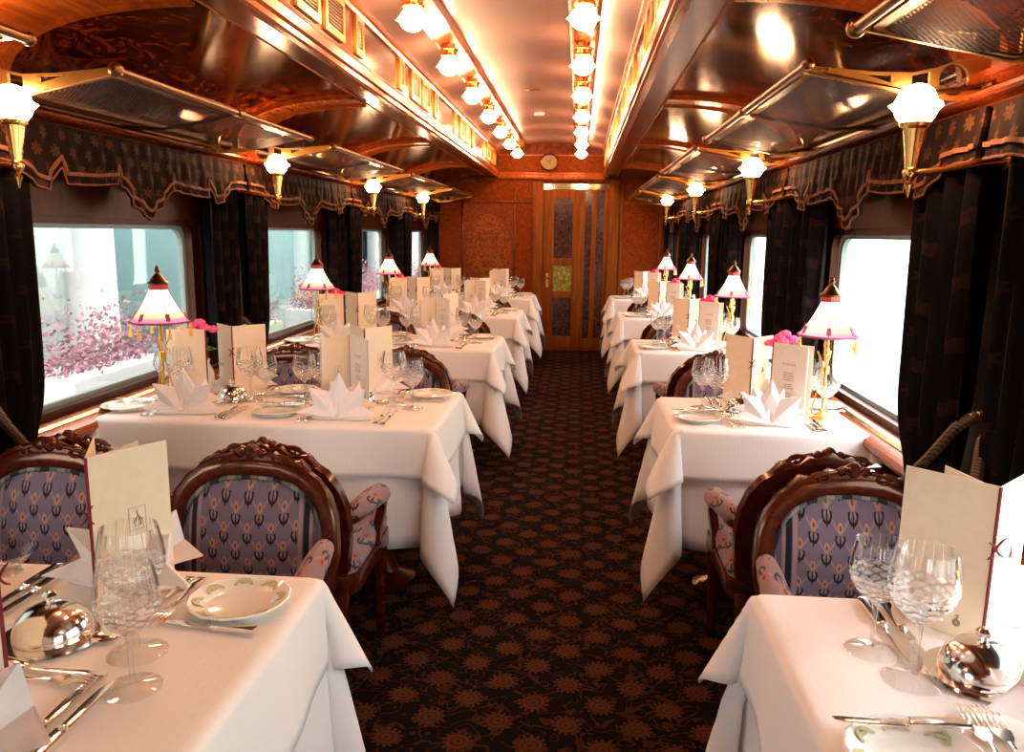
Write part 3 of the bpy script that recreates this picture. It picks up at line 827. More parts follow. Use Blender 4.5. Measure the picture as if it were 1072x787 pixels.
# ------------------------------------------------------------------ tables and cloths
def table(w, d):
    r = empty('dining_table')
    obj('tabletop', MB().box(-w/2, w/2, -d/2, d/2, TZ-.035, TZ-.009), M['chairwood'], r, bevel=.004)
    mb = MB(); mb.box(-w/2+.08, w/2-.08, -d/2+.08, d/2-.08, TZ-.10, TZ-.036); obj('apron', mb, M['chairwood'], r)
    for sx in (-1, 1):
        mb = MB(); mb.lathe([(0,0),(.11,0),(.11,.02),(.05,.05),(.028,.10),(.03,.35),(.04,.52),(.06,.584),(0,.584)], 20, (sx*(w/2-.22), 0, 0)); obj('pedestal', mb, M['chairwood'], r)
    return Proto(r)
def cloth(name, w, d, hang, z, seed, tip, wallside, flare):
    """square cloth over a table: flat top, vertical hang with small waves, corner cones.
    wallside = -1/+1: that end lies against the window wall and hangs short"""
    rnd = random.Random(seed); R = .016
    p1, p2, p3 = [rnd.random()*6 for _ in range(3)]
    hw, hd = w/2, d/2
    def axis(L, h0, h1, n):
        a = [-L-h0 + h0*i/9 for i in range(9)] + [-L-.0001, -L+.012] + [-L + 2*L*i/n for i in range(1, n)] + [L-.012, L+.0001] + [L + h1*(i+1)/9 for i in range(9)]
        a += [-L - .012, -L-.024, L+.012, L+.024]
        return sorted(a)
    hx0 = .05 if wallside < 0 else hang; hx1 = .05 if wallside > 0 else hang
    ax = axis(hw, hx0, hx1, 26); ay = axis(hd, hang, hang, 18)
    # extra rows near the corners for a smooth cone
    def drop(a):
        """overhang length a -> (outward, down)"""
        q = R*PI/2
        if a < q: return (R*math.sin(a/R), R*(1-math.cos(a/R)))
        return (R, R + (a-q))
    vs = []
    for t in ay:
        for s in ax:
            ox = max(0, abs(s)-hw); oy = max(0, abs(t)-hd); sx = 1 if s > 0 else -1; sy = 1 if t > 0 else -1
            bx, by = max(-hw, min(hw, s)), max(-hd, min(hd, t))
            if ox == 0 and oy == 0: vs.append((s, t, z)); continue
            if oy == 0 or ox == 0:
                o, dn = drop(ox + oy); amp = dn*.05
                along = t if ox > 0 else s
                wv = amp*(math.sin(along*9 + p1 + (2 if sx*sy > 0 else 0)) + .5*math.sin(along*19 + p2)) + dn*flare
                if ox > 0: vs.append((bx + sx*(o + wv), t + .0, z - dn))
                else: vs.append((s, by + sy*(o + wv), z - dn))
            else:
                rr = math.hypot(ox, oy); th = math.atan2(oy, ox)
                o, dn = drop(rr)
                bell = math.sin(2*th)
                L = max(0, rr - R*1.2)
                phi = (tip + .04*math.sin(p3))*max(0, bell)**.55
                # direction swings from the x side to the y side as theta goes 0..90 with an S fold
                az = PI/4 + (th - PI/4)*2.1
                dx, dy = math.cos(az), math.sin(az)
                h = o + L*math.sin(phi); v = (dn - L) + L*math.cos(phi)
                fx = h*dx if bell > 1e-3 else (o if th < .7 else 0); fy = h*dy if bell > 1e-3 else (o if th > .7 else 0)
                fx += dn*flare*math.cos(th); fy += dn*flare*math.sin(th)
                vs.append((bx + sx*fx, by + sy*fy, z - v))
    n = len(ax); mb = MB(); k = len(vs)
    fs = [(j*n+i, j*n+i+1, (j+1)*n+i+1, (j+1)*n+i) for j in range(len(ay)-1) for i in range(n-1)]
    mb.add(vs, fs)
    me = mkmesh(name, mb, M['linen'], angle=75, recalc=True)
    o = bpy.data.objects.new(name, me); link(o)
    # hem: a second, slightly inset layer gives the cloth thickness
    md = o.modifiers.new('thickness', 'SOLIDIFY'); md.thickness = .0022; md.offset = -1
    return o
TABW, TABD = 1.15, .62      # four-seat tables
TRW, TRD = .64, .53         # two-seat tables
TLX, TRX = -1.05, .665
TLY = [1.06 + BAY*k for k in range(5)]; TRY = [1.13 + BAY*k for k in range(5)]
def tname(k, wide):
    n = 5 - k; a = 'four-seat' if wide else 'two-seat'
    return '%s table beside the door' % a if n == 1 else '%s %s table from the door' % (ORD[n], a)
PT4, PT2 = table(TABW-.02, TABD-.02), table(TRW-.02, TRD-.02)
for k in range(5):
    for wide in (True, False):
        T = tname(k, wide); x = TLX if wide else TRX; y = TLY[k] if wide else TRY[k]
        w, d = (TABW, TABD) if wide else (TRW, TRD)
        (PT4 if wide else PT2).put((x, y, 0), 0, 'dark wooden dining table under white cloths, ' + T, 'table', 'dining tables under white cloths')
        a = cloth('undercloth', w-.004, d-.004, .425, TZ-.0035, 11+k*3+wide, .22, -1 if wide else 1, .02); a.location = (x, y, 0)
        tag(a, 'long white undercloth with pointed corner, ' + T, 'tablecloth', 'long white undercloths')
        b = cloth('overcloth', w+.004, d+.004, .178, TZ, 50+k*5+wide*2, .36, -1 if wide else 1, .11); b.location = (x, y, 0)
        tag(b, 'short white overcloth spread over the ' + T, 'tablecloth', 'short white overcloths')

# ------------------------------------------------------------------ chairs placed
for k in range(5):
    T4, T2 = tname(k, True), tname(k, False)
    for dn, X in (('aisle', -.825), ('window', -1.368)):
        CH.put((X, TLY[k] + .60, 0), PI, 'tulip upholstered mahogany armchair, camera-facing %s place, %s' % (dn, T4), 'chair', 'chairs at the four-seat tables')
        if k > 0: CH.put((X, TLY[k] - .585, 0), 0, 'mahogany armchair with carved crest, door-facing %s place, %s' % (dn, T4), 'chair', 'chairs at the four-seat tables')
    CH.put((.685, TRY[k] + .56, 0), PI, 'tulip upholstered mahogany armchair, camera-facing place, ' + T2, 'chair', 'chairs at the two-seat tables')
    if k > 0: CH.put((.670, TRY[k] - .56, 0), 0, 'mahogany armchair with carved crest, door-facing place, ' + T2, 'chair', 'chairs at the two-seat tables')

# ------------------------------------------------------------------ tableware
def wine_glass(scale=1.0):
    r = empty('wine_glass'); q = scale
    mb = MB(); mb.lathe([(0,.003),(.012,.003),(.043,.0),(.045,.0015),(.040,.004),(.016,.007),(.006,.012),(0,.012)], 28); obj('foot', mb, M['clear'], r)
    mb = MB(); mb.lathe([(.0050,.010),(.0042,.03),(.0040,.06),(.0052,.082),(.0085,.094)], 12); obj('stem', mb, M['stem'], r)
    out = [(.0,.089),(.008,.091),(.020,.098),(.032,.110),(.0425,.126),(.0478,.142),(.0482,.156),(.0462,.174),(.0430,.190),(.0405,.203)]
    inn = [(.0396,.203),(.0420,.190),(.0452,.174),(.0470,.156),(.0466,.142),(.0412,.127),(.030,.112),(.017,.102),(0,.098)]
    mb = MB(); mb.lathe(out+inn, 32); obj('bowl', mb, M['crystal'], r)
    r.scale = (q, q, q); return Proto(r)
def wine_small():
    p = wine_glass(.90); return p
GB, GS = wine_glass(), wine_small()
def plate_():
    r = empty('bread_plate'); R = .085
    md = lambda a, t: 1 + .012*math.cos(16*a)*(1 if .35 < t < .95 else 0)
    mb = MB(); mb.lathe([(0,.003),(.048,.003),(.050,.0),(.053,.0),(.056,.005),(.075,.012),(R,.017),(R+.001,.019),(R-.002,.0205),(.072,.015),(.056,.009),(.050,.0065),(0,.0065)], 64, mod=md); obj('dish', mb, M['porcelain'], r)
    mb = MB()
    for i in range(8):
        a = 2*PI*i/8 + .2; c, s = math.cos(a), math.sin(a)
        for j in range(5):
            b = a + (j-2)*.085; rr = .0685 + (.0045 if j % 2 else -.001); zz = .0135 + (rr-.0635)*.32
            t = b + PI/2 + (j-2)*.45; ca, sa = math.cos(t), math.sin(t)
            lf = [(.0085*math.cos(q*PI/5), .0030*math.sin(q*PI/5)) for q in range(10)]
            P3 = [(rr*math.cos(b) + x*ca - y*sa, rr*math.sin(b) + x*sa + y*ca) for x, y in lf]
            lift = lambda x, y: .0148 + (math.hypot(x, y)-.0685)*.33 + .0012
            n0 = len(P3)
            mb.add([(x, y, lift(x, y)) for x, y in P3] + [(x, y, lift(x, y)-.001) for x, y in P3], [tuple(range(n0)), tuple(range(n0, 2*n0))[::-1]] + [(i2, (i2+1) % n0, n0+(i2+1) % n0, n0+i2) for i2 in range(n0)])
    obj('leaf_decor', mb, plain('plate_decor', (.50,.50,.28), .4), r)
    return Proto(r)
PL = plate_()
def napkin():
    r = empty('folded_napkin')    # fan facing -y, base at origin
    mb = MB(); tips = [(-84,.128),(-44,.128),(0,.142),(44,.128),(84,.128)]
    # zigzag: tip ridge, valley, tip ridge ...
    seq = []
    for i, (a, R) in enumerate(tips):
        seq.append((math.radians(a), R, -.012))
        if i < 4: seq.append((math.radians((a+tips[i+1][0])/2), .082, .016))
    def P(a, q, dz, lean=.30):
        x = math.sin(a)*q; z = math.cos(a)*q
        return (x, dz*q/.12 + lean*q*max(0, math.cos(a))*.55 - .018*abs(math.sin(a)), max(.004, z + .010))
    rings = [.06,.35,.7,1.0]; vs = []; fs = []; n = len(seq)
    for q in rings:
        vs += [P(a, R*q, d*(0.25+.75*q)) for a, R, d in seq]
    for j in range(len(rings)-1):
        for i in range(n-1): fs.append((j*n+i, j*n+i+1, (j+1)*n+i+1, (j+1)*n+i))
    k = len(vs); back = [(x, y+.006, z) for x, y, z in vs]
    rim = list(range(n)) + [j*n+n-1 for j in range(1, len(rings))] + [(len(rings)-1)*n+i for i in range(n-2, -1, -1)] + [j*n for j in range(len(rings)-2, 0, -1)]
    mb.add(vs+back, fs + [tuple(k+i for i in f[::-1]) for f in fs] + [(rim[(i+1) % len(rim)], rim[i], k+rim[i], k+rim[(i+1) % len(rim)]) for i in range(len(rim))])
    # rear leaves make a second, lower star behind the first
    vs2 = []; fs2 = []
    seq2 = [(math.radians(a), R, d) for a, R, d in ((-72,.120,0),(-50,.075,.02),(-24,.116,0),(0,.075,.02),(24,.116,0),(50,.075,.02),(72,.120,0))]
    n2 = len(seq2)
    for q in rings: vs2 += [(math.sin(a)*R*q, .022 + d*q + .065*q*math.cos(a), max(.004, .010 + math.cos(a)*R*q*.93)) for a, R, d in seq2]
    for j in range(len(rings)-1):
        for i in range(n2-1): fs2.append((j*n2+i, j*n2+i+1, (j+1)*n2+i+1, (j+1)*n2+i))
    k2 = len(vs2)
    mb.add(vs2 + [(x, y+.004, z) for x, y, z in vs2], fs2 + [tuple(k2+i for i in f[::-1]) for f in fs2])
    obj('fan_fold', mb, M['napkin'], r, angle=12)
    mb = MB(); mb.prism([(-.105,.004),(-.06,-.010),(0,-.004),(.06,-.010),(.105,.004),(.06,.045),(-.06,.045)], .0005, .006); obj('base_fold', mb, M['napkin'], r, bevel=.002)
    r.scale = (1.1,1.1,1.08); return Proto(r)
NP = napkin()
def knife(L=.215):
    r = empty('table_knife')     # along +y, tip at +y
    mb = MB(); mb.tube([(0,-.5*L,.007),(0,-.46*L,.007),(0,-.30*L,.007),(0,-.10*L,.006),(0,-.05*L,.006)], 1, sec=[(-.0045,-.0095),(.0045,-.0095),(.0045,.0095),(-.0045,.0095)], up=(0,0,1)); mb.tube([(0,-.055*L,.006),(0,-.04*L,.006)], .0085, 10)
    obj('handle', mb, M['silver'], r, bevel=.0025)
    mb = MB(); mb.prism([(-.004,-.05*L),(-.009,0),(-.0095,.25*L),(-.007,.40*L),(0,.49*L),(.005,.50*L),(.006,.40*L),(.0055,-.05*L)], .0045, .0068); obj('blade', mb, M['silver'], r, bevel=.0006)
    return Proto(r)
def fork(L=.195, nt=4):
    r = empty('table_fork')
    mb = MB()
    mb.tube([(0,-.5*L,.003),(0,-.35*L,.006),(0,-.1*L,.004),(0,.10*L,.006)], [1.25,1.15,.6,.6], sec=[(-.002,-.0065),(.002,-.0065),(.002,.0065),(-.002,.0065)], up=(0,0,1))
    obj('handle', mb, M['silver'], r, bevel=.001)
    mb = MB(); mb.prism([(-.003,.08*L),(-.010,.15*L),(-.0125,.22*L),(-.0125,.26*L),(.0125,.26*L),(.0125,.22*L),(.010,.15*L),(.003,.08*L)], .004, .006)
    for i in range(nt):
        x = -.0108 + .0216*i/(nt-1); mb.tube([(x,.25*L,.005),(x,.36*L,.009),(x,.46*L,.010),(x,.5*L,.009)], [.0019,.0018,.0015,.0008], 6)
    obj('tines', mb, M['silver'], r)
    return Proto(r)
def spoon(L=.175):
    r = empty('dessert_spoon')
    mb = MB(); mb.tube([(0,-.5*L,.003),(0,-.3*L,.006),(0,.15*L,.004),(0,.22*L,.006)], [1.2,1.0,.55,.6], sec=[(-.002,-.006),(.002,-.006),(.002,.006),(-.002,.006)], up=(0,0,1)); obj('handle', mb, M['silver'], r, bevel=.001)
    mb = MB(); mb.ball((0,.35*L,.0075), .027, 16, 8, (.62,1,.26)); obj('bowl', mb, M['silver'], r)
    return Proto(r)
KN, FK, BK, DF, SP = knife(), fork(), knife(.172), fork(.165), spoon()
BK.root.name = 'butter_knife'; DF.root.name = 'dessert_fork'
def cloche():
    r = empty('silver_cloche')
    mb = MB(); mb.lathe([(0,.0),(.072,.0),(.078,.004),(.076,.008),(.060,.008),(0,.008)], 40); obj('tray', mb, M['silver'], r)
    mb = MB(); mb.lathe([(.058,.0085),(.057,.02),(.050,.036),(.036,.050),(.018,.057),(0,.059)], 40); obj('dome', mb, M['silver'], r)
    mb = MB(); mb.lathe([(.006,.057),(.005,.062),(.010,.066),(.011,.072),(.006,.078),(0,.079)], 14, mod=lambda a, t: 1+.15*math.cos(5*a)); obj('knob', mb, M['silver'], r)
    return Proto(r)
CO = cloche()
def dish():
    r = empty('crystal_dish')
    mb = MB(); mb.lathe([(0,.003),(.022,.0),(.024,.004),(.016,.010),(.030,.020),(.045,.036),(.050,.042),(.047,.042),(.028,.024),(0,.016)], 30, mod=lambda a, t: 1+.03*math.cos(12*a)); obj('bowl', mb, M['crystal'], r)
    mb = MB(); mb.lathe([(0,0),(.026,0),(.027,.003),(.020,.005),(0,.005)], 24); obj('foot', mb, M['clear'], r)
    return Proto(r)
DS = dish()

# ------------------------------------------------------------------ menus
def figure_print(q=1):
    """small framed print: thin rule and a standing figure with a dog-like sketch reduced to strokes (local xz)"""
    mb = MB(); w, h = .0155, .025; t = .0005
    for a, b, c, d in ((-w,-w+t,-h,h),(w-t,w,-h,h),(-w,w,-h,-h+t),(-w,w,h-t,h),(-w,w,-h+.009,-h+.009+t)): mb.box(a, b, -.0004, 0, c, d)
    for pts in ([(0,.016),(-.001,.012),(.001,.008),(-.002,0),(-.005,-.008)], [(.001,.008),(.004,.002),(.006,-.006),(.005,-.011)], [(-.002,.003),(-.006,-.002),(-.008,-.007)],
                [(0,.010),(.003,.004),(.002,-.006)], [(-.007,-.012),(-.003,-.011)], [(.001,-.011),(.007,-.010)], [(.006,.002),(.009,-.004)]):
        mb.tube([(x, -.0003, z+.003) for x, z in pts], .0007, 5)
    return mb
def word_mesh(txt, size):
    cu = bpy.data.curves.new('heading', 'FONT'); cu.body = txt; cu.size = size; cu.align_x = 'CENTER'; cu.space_character = 1.5
    o = bpy.data.objects.new('heading', cu); COL.objects.link(o)
    me = bpy.data.meshes.new_from_object(o.evaluated_get(bpy.context.evaluated_depsgraph_get()))
    mb = MB(); mb.add([(v.co.x, 0, v.co.y) for v in me.vertices], [tuple(p.vertices) for p in me.polygons])
    bpy.data.objects.remove(o); bpy.data.curves.remove(cu); bpy.data.meshes.remove(me)
    return mb
MW, MH = .145, .265
def rotz(mb, a):
    c, s_ = math.cos(a), math.sin(a); mb.v = [(x*c - y*s_, x*s_ + y*c, z) for x, y, z in mb.v]; return mb
def menu_print(kind, w):
    """printed matter on a leaf running along +x with its printed face to -y"""
    if kind == 'logo':
        p = figure_print(); p.v = [(x + w*.56, y, z + MH*.50) for x, y, z in p.v]; return [('cover_print', p)]
    if kind == 'emblem':
        mb = MB(); cx_, cz_ = w*.72, .024
        mb.tube([(cx_+.0055*math.cos(t*PI/6), -.0004, cz_+.0055*math.sin(t*PI/6)) for t in range(12)], .0008, 5, closed=True)
        mb.tube([(cx_+.003*math.cos(t*PI/4), -.0004, cz_+.003*math.sin(t*PI/4)) for t in range(8)], .0007, 5, closed=True)
        mb.tube([(cx_-.002, -.0004, cz_+.007),(cx_+.003,-.0004,cz_+.010),(cx_-.002,-.0004,cz_+.012),(cx_+.003,-.0004,cz_+.014)], .0008, 5)
        return [('emblem', mb)]
    if kind == 'text':
        hd = word_mesh('DINNER', .011); hd.v = [(x + w*.50, -.0006, z + MH*.72) for x, y, z in hd.v]
        mb = MB(); rnd = random.Random(3)
        for z, ls in ((.62, 5), (.46, 3), (.34, 4)):
            for i in range(ls):
                h = .016 + rnd.random()*.010; mb.box(w*.50-h, w*.50+h, -.0004, 0, MH*z - i*.0065, MH*z - i*.0065 + .0014)
        return [('heading', hd), ('printed_lines', mb)]
    return []
def menu(leaves, tie=True):
    """standing card; leaves = (direction in degrees, print, side) about the spine at the origin; side = -1: print on the clockwise face, +1: on the other"""
    r = empty('menu_card'); first = True
    for d, kind, side in leaves:
        a = math.radians(d); t = .0009
        obj('cover' if kind != 'page' else 'page', rotz(MB().box(.001, MW if kind != 'page' else MW-.008, -t, t, 0 if kind != 'page' else .004, MH if kind != 'page' else MH-.006), a), M['page'] if kind in ('page', 'text') else M['paper'], r)
        for nm, p in menu_print(kind, MW):
            if side > 0: p.v = [(MW - x, -y + t + .0002, z) for x, y, z in p.v]
            else: p.v = [(x, y - t - .0002, z) for x, y, z in p.v]
            obj(nm, rotz(p, a), M['ink'], r, recalc=(nm != 'heading'))
    mb = MB(); mb.tube([(0, 0, .001), (0, 0, MH-.001)], .0030, 6); obj('spine_cord', mb, M['cord'], r)
    if tie:
        mb = MB(); mid = math.radians(sum(l[0] for l in leaves)/len(leaves)) + PI; ox, oy = .004*math.cos(mid), .004*math.sin(mid)
        for q, sz in ((-1,.012),(1,.020),(-1,-.016),(1,-.012)): mb.tube([(ox,oy,.165),(ox*2-q*oy*1.6,oy*2+q*ox*1.6,.165+sz*.7),(ox*2-q*oy*3.2,oy*2+q*ox*3.2,.165+sz)], [.0022,.0020,.0010], 6)
        mb.ball((ox*1.2,oy*1.2,.165), .0042, 8, 6); obj('ribbon_bow', mb, M['cord'], r)
    return Proto(r)
ME = {'L1': menu([(60,'logo',-1),(85,'page',-1),(117,'plain',-1)]), 'L1b': menu([(130,'plain',-1),(160,'plain',1)]),
      'A': menu([(186,'logo',1),(172,'page',1),(160,'plain',1)]), 'B': menu([(52,'logo',-1),(90,'page',1),(136,'plain',1)]),
      'C': menu([(244,'logo',1),(-50,'text',-1),(238,'page',1),(-45,'page',1)], False), 'D': menu([(56,'logo',-1),(90,'page',-1),(128,'plain',1)]),
      'R1': menu([(134,'emblem',1),(100,'page',1),(46,'logo',-1)]), 'R2': menu([(-50,'text',-1),(-43,'page',1),(-34,'plain',-1)], False), 'R3': menu([(122,'plain',1),(85,'page',1),(48,'logo',-1)])}

# ------------------------------------------------------------------ table lamps and flower vases
def table_lamp():
    r = empty('table_lamp')
    mb = MB(); mb.lathe([(0,0),(.040,0),(.042,.006),(.036,.012),(.022,.016),(.010,.026),(0,.026)], 28); obj('base', mb, M['brass'], r)
    mb = MB()
    for i in range(3):
        a = 2*PI*i/3 + .5; c, s = math.cos(a), math.sin(a)
        mb.tube([(q*c, q*s, z) for q, z in ((.034,.010),(.037,.03),(.030,.07),(.017,.12),(.010,.165),(.010,.195),(.017,.225),(.028,.248),(.031,.256))], .0036, 7)
    mb.tube([(0,0,.02),(0,0,.40)], .0045, 8); mb.tube([(0,0,.24),(0,0,.33)], .008, 10)
    mb.lathe([(.012,.168),(.016,.172),(.016,.198),(.012,.202)], 16); obj('stem', mb, M['brass'], r)
    # pagoda shade with six panels
    prof = [(.112,.315),(.104,.322),(.078,.355),(.055,.395),(.040,.425),(.034,.440)]
    def hx(a, t):
        q = (a % (PI/3)) - PI/6
        return (math.cos(PI/6)/math.cos(q))*.5*1.08 + .5
    mb = MB(); n = 36; vs = []; fs = []
    for j, (q, z) in enumerate(prof):
        for i in range(n):
            a = 2*PI*i/n; rr = q*hx(a, 0); vs.append((rr*math.cos(a), rr*math.sin(a), z))
    for j in range(len(prof)-1):
        for i in range(n): fs.append((j*n+i, j*n+(i+1) % n, (j+1)*n+(i+1) % n, (j+1)*n+i))
    sh = obj('lamp_shade', mb.add(vs, fs), M['shade'], r, angle=50, recalc=False)
    mb = MB()
    mb.tube([(.112*hx(2*PI*i/36,0)*math.cos(2*PI*i/36), .112*hx(2*PI*i/36,0)*math.sin(2*PI*i/36), .316) for i in range(36)], .0042, 6, closed=True)
    for i in range(6):
        a = PI/3*i; c, s = math.cos(a), math.sin(a)
        mb.tube([(q*hx(a,0)*c*1.01, q*hx(a,0)*s*1.01, z) for q, z in prof], .0016, 5)
        mb.obox((.094*hx(a,0)*c, .094*hx(a,0)*s, .338), (.004*c*.3, .004*s*.3, .002), (-.008*s, .008*c, 0), (-.008*c*.8, -.008*s*.8, .012))
    obj('shade_trim', mb, M['shadetrim'], sh)
    mb = MB(); mb.lathe([(.034,.440),(.036,.446),(.035,.458),(.033,.462)], 18, mod=hx); obj('shade_collar', mb, plain('red_collar', (.45,.05,.04), .5), sh)
    mb = MB(); mb.lathe([(.040,.462),(.041,.466),(.030,.476),(.016,.494),(.007,.503),(.009,.508),(.012,.514),(.006,.520),(.008,.524),(.003,.530),(0,.532)], 18); obj('finial', mb, M['antique'], r)
    for i in range(6):
        a = PI/3*i; q = .110*hx(a,0)
        mb = MB(); mb.lathe([(.0015,.316),(.0015,.306),(.0055,.302),(.006,.296),(.0035,.292),(.008,.270),(.0085,.258),(0,.257)], 10, (q*math.cos(a), q*math.sin(a), 0)); obj('tassel', mb, M['tassel'], r)
    return Proto(r)
TL = table_lamp()
def vase(nm, petal):
    r = empty('flower_vase'); rnd = random.Random(5)
    mb = MB(); mb.lathe([(0,.0),(.026,0),(.028,.006),(.036,.030),(.034,.055),(.022,.078),(.026,.090),(.023,.090),(.018,.078),(0,.070)], 24); obj('vase', mb, M['porcelain'], r)
    mb = MB()
    for i in range(6):
        a = i*1.05; mb.tube([(0,0,.07),(.012*math.cos(a),.012*math.sin(a),.11),(.026*math.cos(a),.026*math.sin(a),.145)], .0018, 5)
        mb.ball((.030*math.cos(a+.4),.030*math.sin(a+.4),.115), .016, 8, 4, (1,1,.25))
    obj('stem', mb, M['green'], r)
    for i in range(7):
        a = i*2.4; q = .040*math.sqrt(i/7); cx_, cy_, cz_ = q*math.cos(a), q*math.sin(a), .178 - q*.6 + rnd.random()*.006
        mb = MB()
        for p in range(9):
            b = p*2.4; t = .35 + .65*p/9
            mb.ball((cx_+.012*t*math.cos(b), cy_+.012*t*math.sin(b), cz_ + .010*(1-t)), .0095, 7, 5, (1,1,.75))
        obj('blossom', mb, petal, r)
    return Proto(r)
def big(p): p.root.scale = (1.35,1.35,1.5); return p
VR, VP = big(vase('r', M['petal'])), big(vase('p', M['petalpink']))

# ------------------------------------------------------------------ lay the tables
rj = random.Random(21)
def J(a=.006): return (rj.random()-.5)*2*a
Z = TZ + .0008
def setting(T, seat, cx, edge, f, wide, near, idx):
    """cx = centre of the place, edge = y of the table edge, f = +1 when the diner looks towards +y (the door)"""
    def P(u, v): return (cx + f*u, edge + f*v, Z)
    a0 = 0 if f > 0 else PI
    lab = lambda s: '%s, %s place, %s' % (s, seat, T)
    NP.put(P(.015, .008) if (wide and f > 0 and T.startswith('fifth')) else P(0, .075), J(.15) + (0 if f > 0 or True else PI), lab('white napkin folded as a star fan'), 'napkin', 'fan folded napkins')
    pv = P(-.235, .055 if (T.startswith('fifth two')) else .125)
    PL.put(pv, J(.5), lab('white bread plate with leaf rim'), 'plate', 'bread plates')
    BK.put(P(-.235 + .02, .205) if f < 0 else P(-.235, .125+.0), (PI/2 if f > 0 else PI/2) + J(.12), lab('butter knife by the bread plate'), 'knife', 'butter knives') if f < 0 else BK.put((P(-.235, .125)[0], pv[1]+.055, Z+.0215), PI/2+J(.1), lab('butter knife laid on the bread plate'), 'knife', 'butter knives')
    fv = .095 if T.startswith('fifth two') else .125
    FK.put(P(-.125, fv), a0 + J(.05), lab('outer silver fork'), 'fork', 'silver forks')
    FK.put(P(-.098, fv), a0 + J(.05), lab('inner silver fork'), 'fork', 'silver forks')
    n1 = wide and f > 0 and T.startswith('fifth')
    KN.put(P(.070, .145) if n1 else P(.142, .125), a0 + J(.04), lab('inner silver knife'), 'knife', 'silver dinner knives')
    KN.put(P(.100, .138) if n1 else P(.170, .118), a0 + J(.04), lab('outer silver knife'), 'knife', 'silver dinner knives')
    near1 = wide and f > 0 and T.startswith('fifth')
    GB.put(P(.085, .330) if near1 else P(.135 if wide else .182, .335 if wide else .265), J(1), lab('taller cut crystal wine glass'), 'wine glass', 'cut crystal wine glasses')
    GS.put(P(.130, .238) if near1 else P(.215, .285 if wide else .185), J(1), lab('shorter cut crystal wine glass'), 'wine glass', 'cut crystal wine glasses')
    if wide: DF.put(P(-.01, .240), PI/2 + (PI if f > 0 else 0) + J(.06), lab('dessert fork laid crossways'), 'fork', 'dessert forks')
    SP.put(P(-.01, .262 if wide else .245), -PI/2 + (PI if f > 0 else 0) + J(.06), lab('dessert spoon laid crossways'), 'spoon', 'dessert spoons')
for k in range(5):
    y = TLY[k]; T = tname(k, True); e0, e1 = y - TABD/2, y + TABD/2
    sA = -.74 if k == 0 else -.81
    if k > 0: setting(T, 'door-facing window', -1.36, e0, 1, True, True, 1)
    setting(T, 'door-facing aisle', sA, e0, 1, True, True, 0)
    setting(T, 'camera-facing aisle', -.80, e1, -1, True, False, 2)
    setting(T, 'camera-facing window', -1.34, e1, -1, True, False, 3)
    CO.put((-.81, y + .05, Z), 0, 'small domed silver cloche towards the aisle, ' + T, 'cloche', 'silver cloches')
    if k > 0: CO.put((-1.30, y + .03, Z), 0, 'small domed silver cloche towards the window, ' + T, 'cloche', 'silver cloches')
    DS.put((-1.05, y + .27 if k == 0 else y + .10, Z), 0, 'small cut crystal dish, ' + T, 'crystal dish', 'small crystal dishes')
    # menus
    if k == 0:
        ME['L1'].put((-.803, y + .155, Z), 0, 'cream menu standing by the wine glasses, ' + T, 'menu', 'standing menus')
        ME['L1b'].put((-.782, y - .09, Z), 0, 'menu half out of the picture, ' + T, 'menu', 'standing menus')
    else:
        ME['A'].put((-1.395, y + .03, Z), 0, 'menu standing in front of the lamp, ' + T, 'menu', 'standing menus')
        ME['B'].put((-1.345, y + .15, Z), 0, 'menu standing open behind the window-side cloche, ' + T, 'menu', 'standing menus')
        ME['C'].put((-.832, y - .005, Z), 0, 'menu standing open towards the aisle-side napkin, ' + T, 'menu', 'standing menus')
        ME['D'].put((-.828, y + .19, Z), 0, 'bright menu standing behind the aisle-side glasses, ' + T, 'menu', 'standing menus')
        TL.put((-1.530, y - .04, Z), .26, 'lit brass table lamp with tasselled shade, ' + T, 'table lamp', 'brass table lamps').scale = (.92, .92, .95)
        (VP if k == 1 else VR).put((-1.475, y + .15, Z), k, 'white vase of %s flowers by the lamp, %s' % ('pink' if k == 1 else 'red', T), 'flower vase', 'small vases of flowers')
    y = TRY[k]; T = tname(k, False); e0, e1 = y - TRD/2, y + TRD/2
    setting(T, 'door-facing', .665, e0, 1, False, True, 0)
    setting(T, 'camera-facing', .69, e1, -1, False, False, 1)
    CO.put((.61, y + .02, Z), 0, 'small domed silver cloche at the middle, ' + T, 'cloche', 'silver cloches')
    (ME['R1'] if k == 0 else ME['R3']).put((.658, y + .115, Z), 0, 'plain-backed menu at the middle, ' + T, 'menu', 'standing menus')
    if k > 0:
        ME['R2'].put((.705, y + .0, Z), 0, 'menu with a printed dinner page near the lamp, ' + T, 'menu', 'standing menus')
        TL.put((.880, y - .04, Z), .26, 'lit brass table lamp with tasselled shade, ' + T, 'table lamp', 'brass table lamps')
        (VP if k == 1 else VR).put((.785, y + .16, Z), k, 'white vase of %s flowers by the lamp, %s' % ('pink' if k == 1 else 'red', T), 'flower vase', 'small vases of flowers')

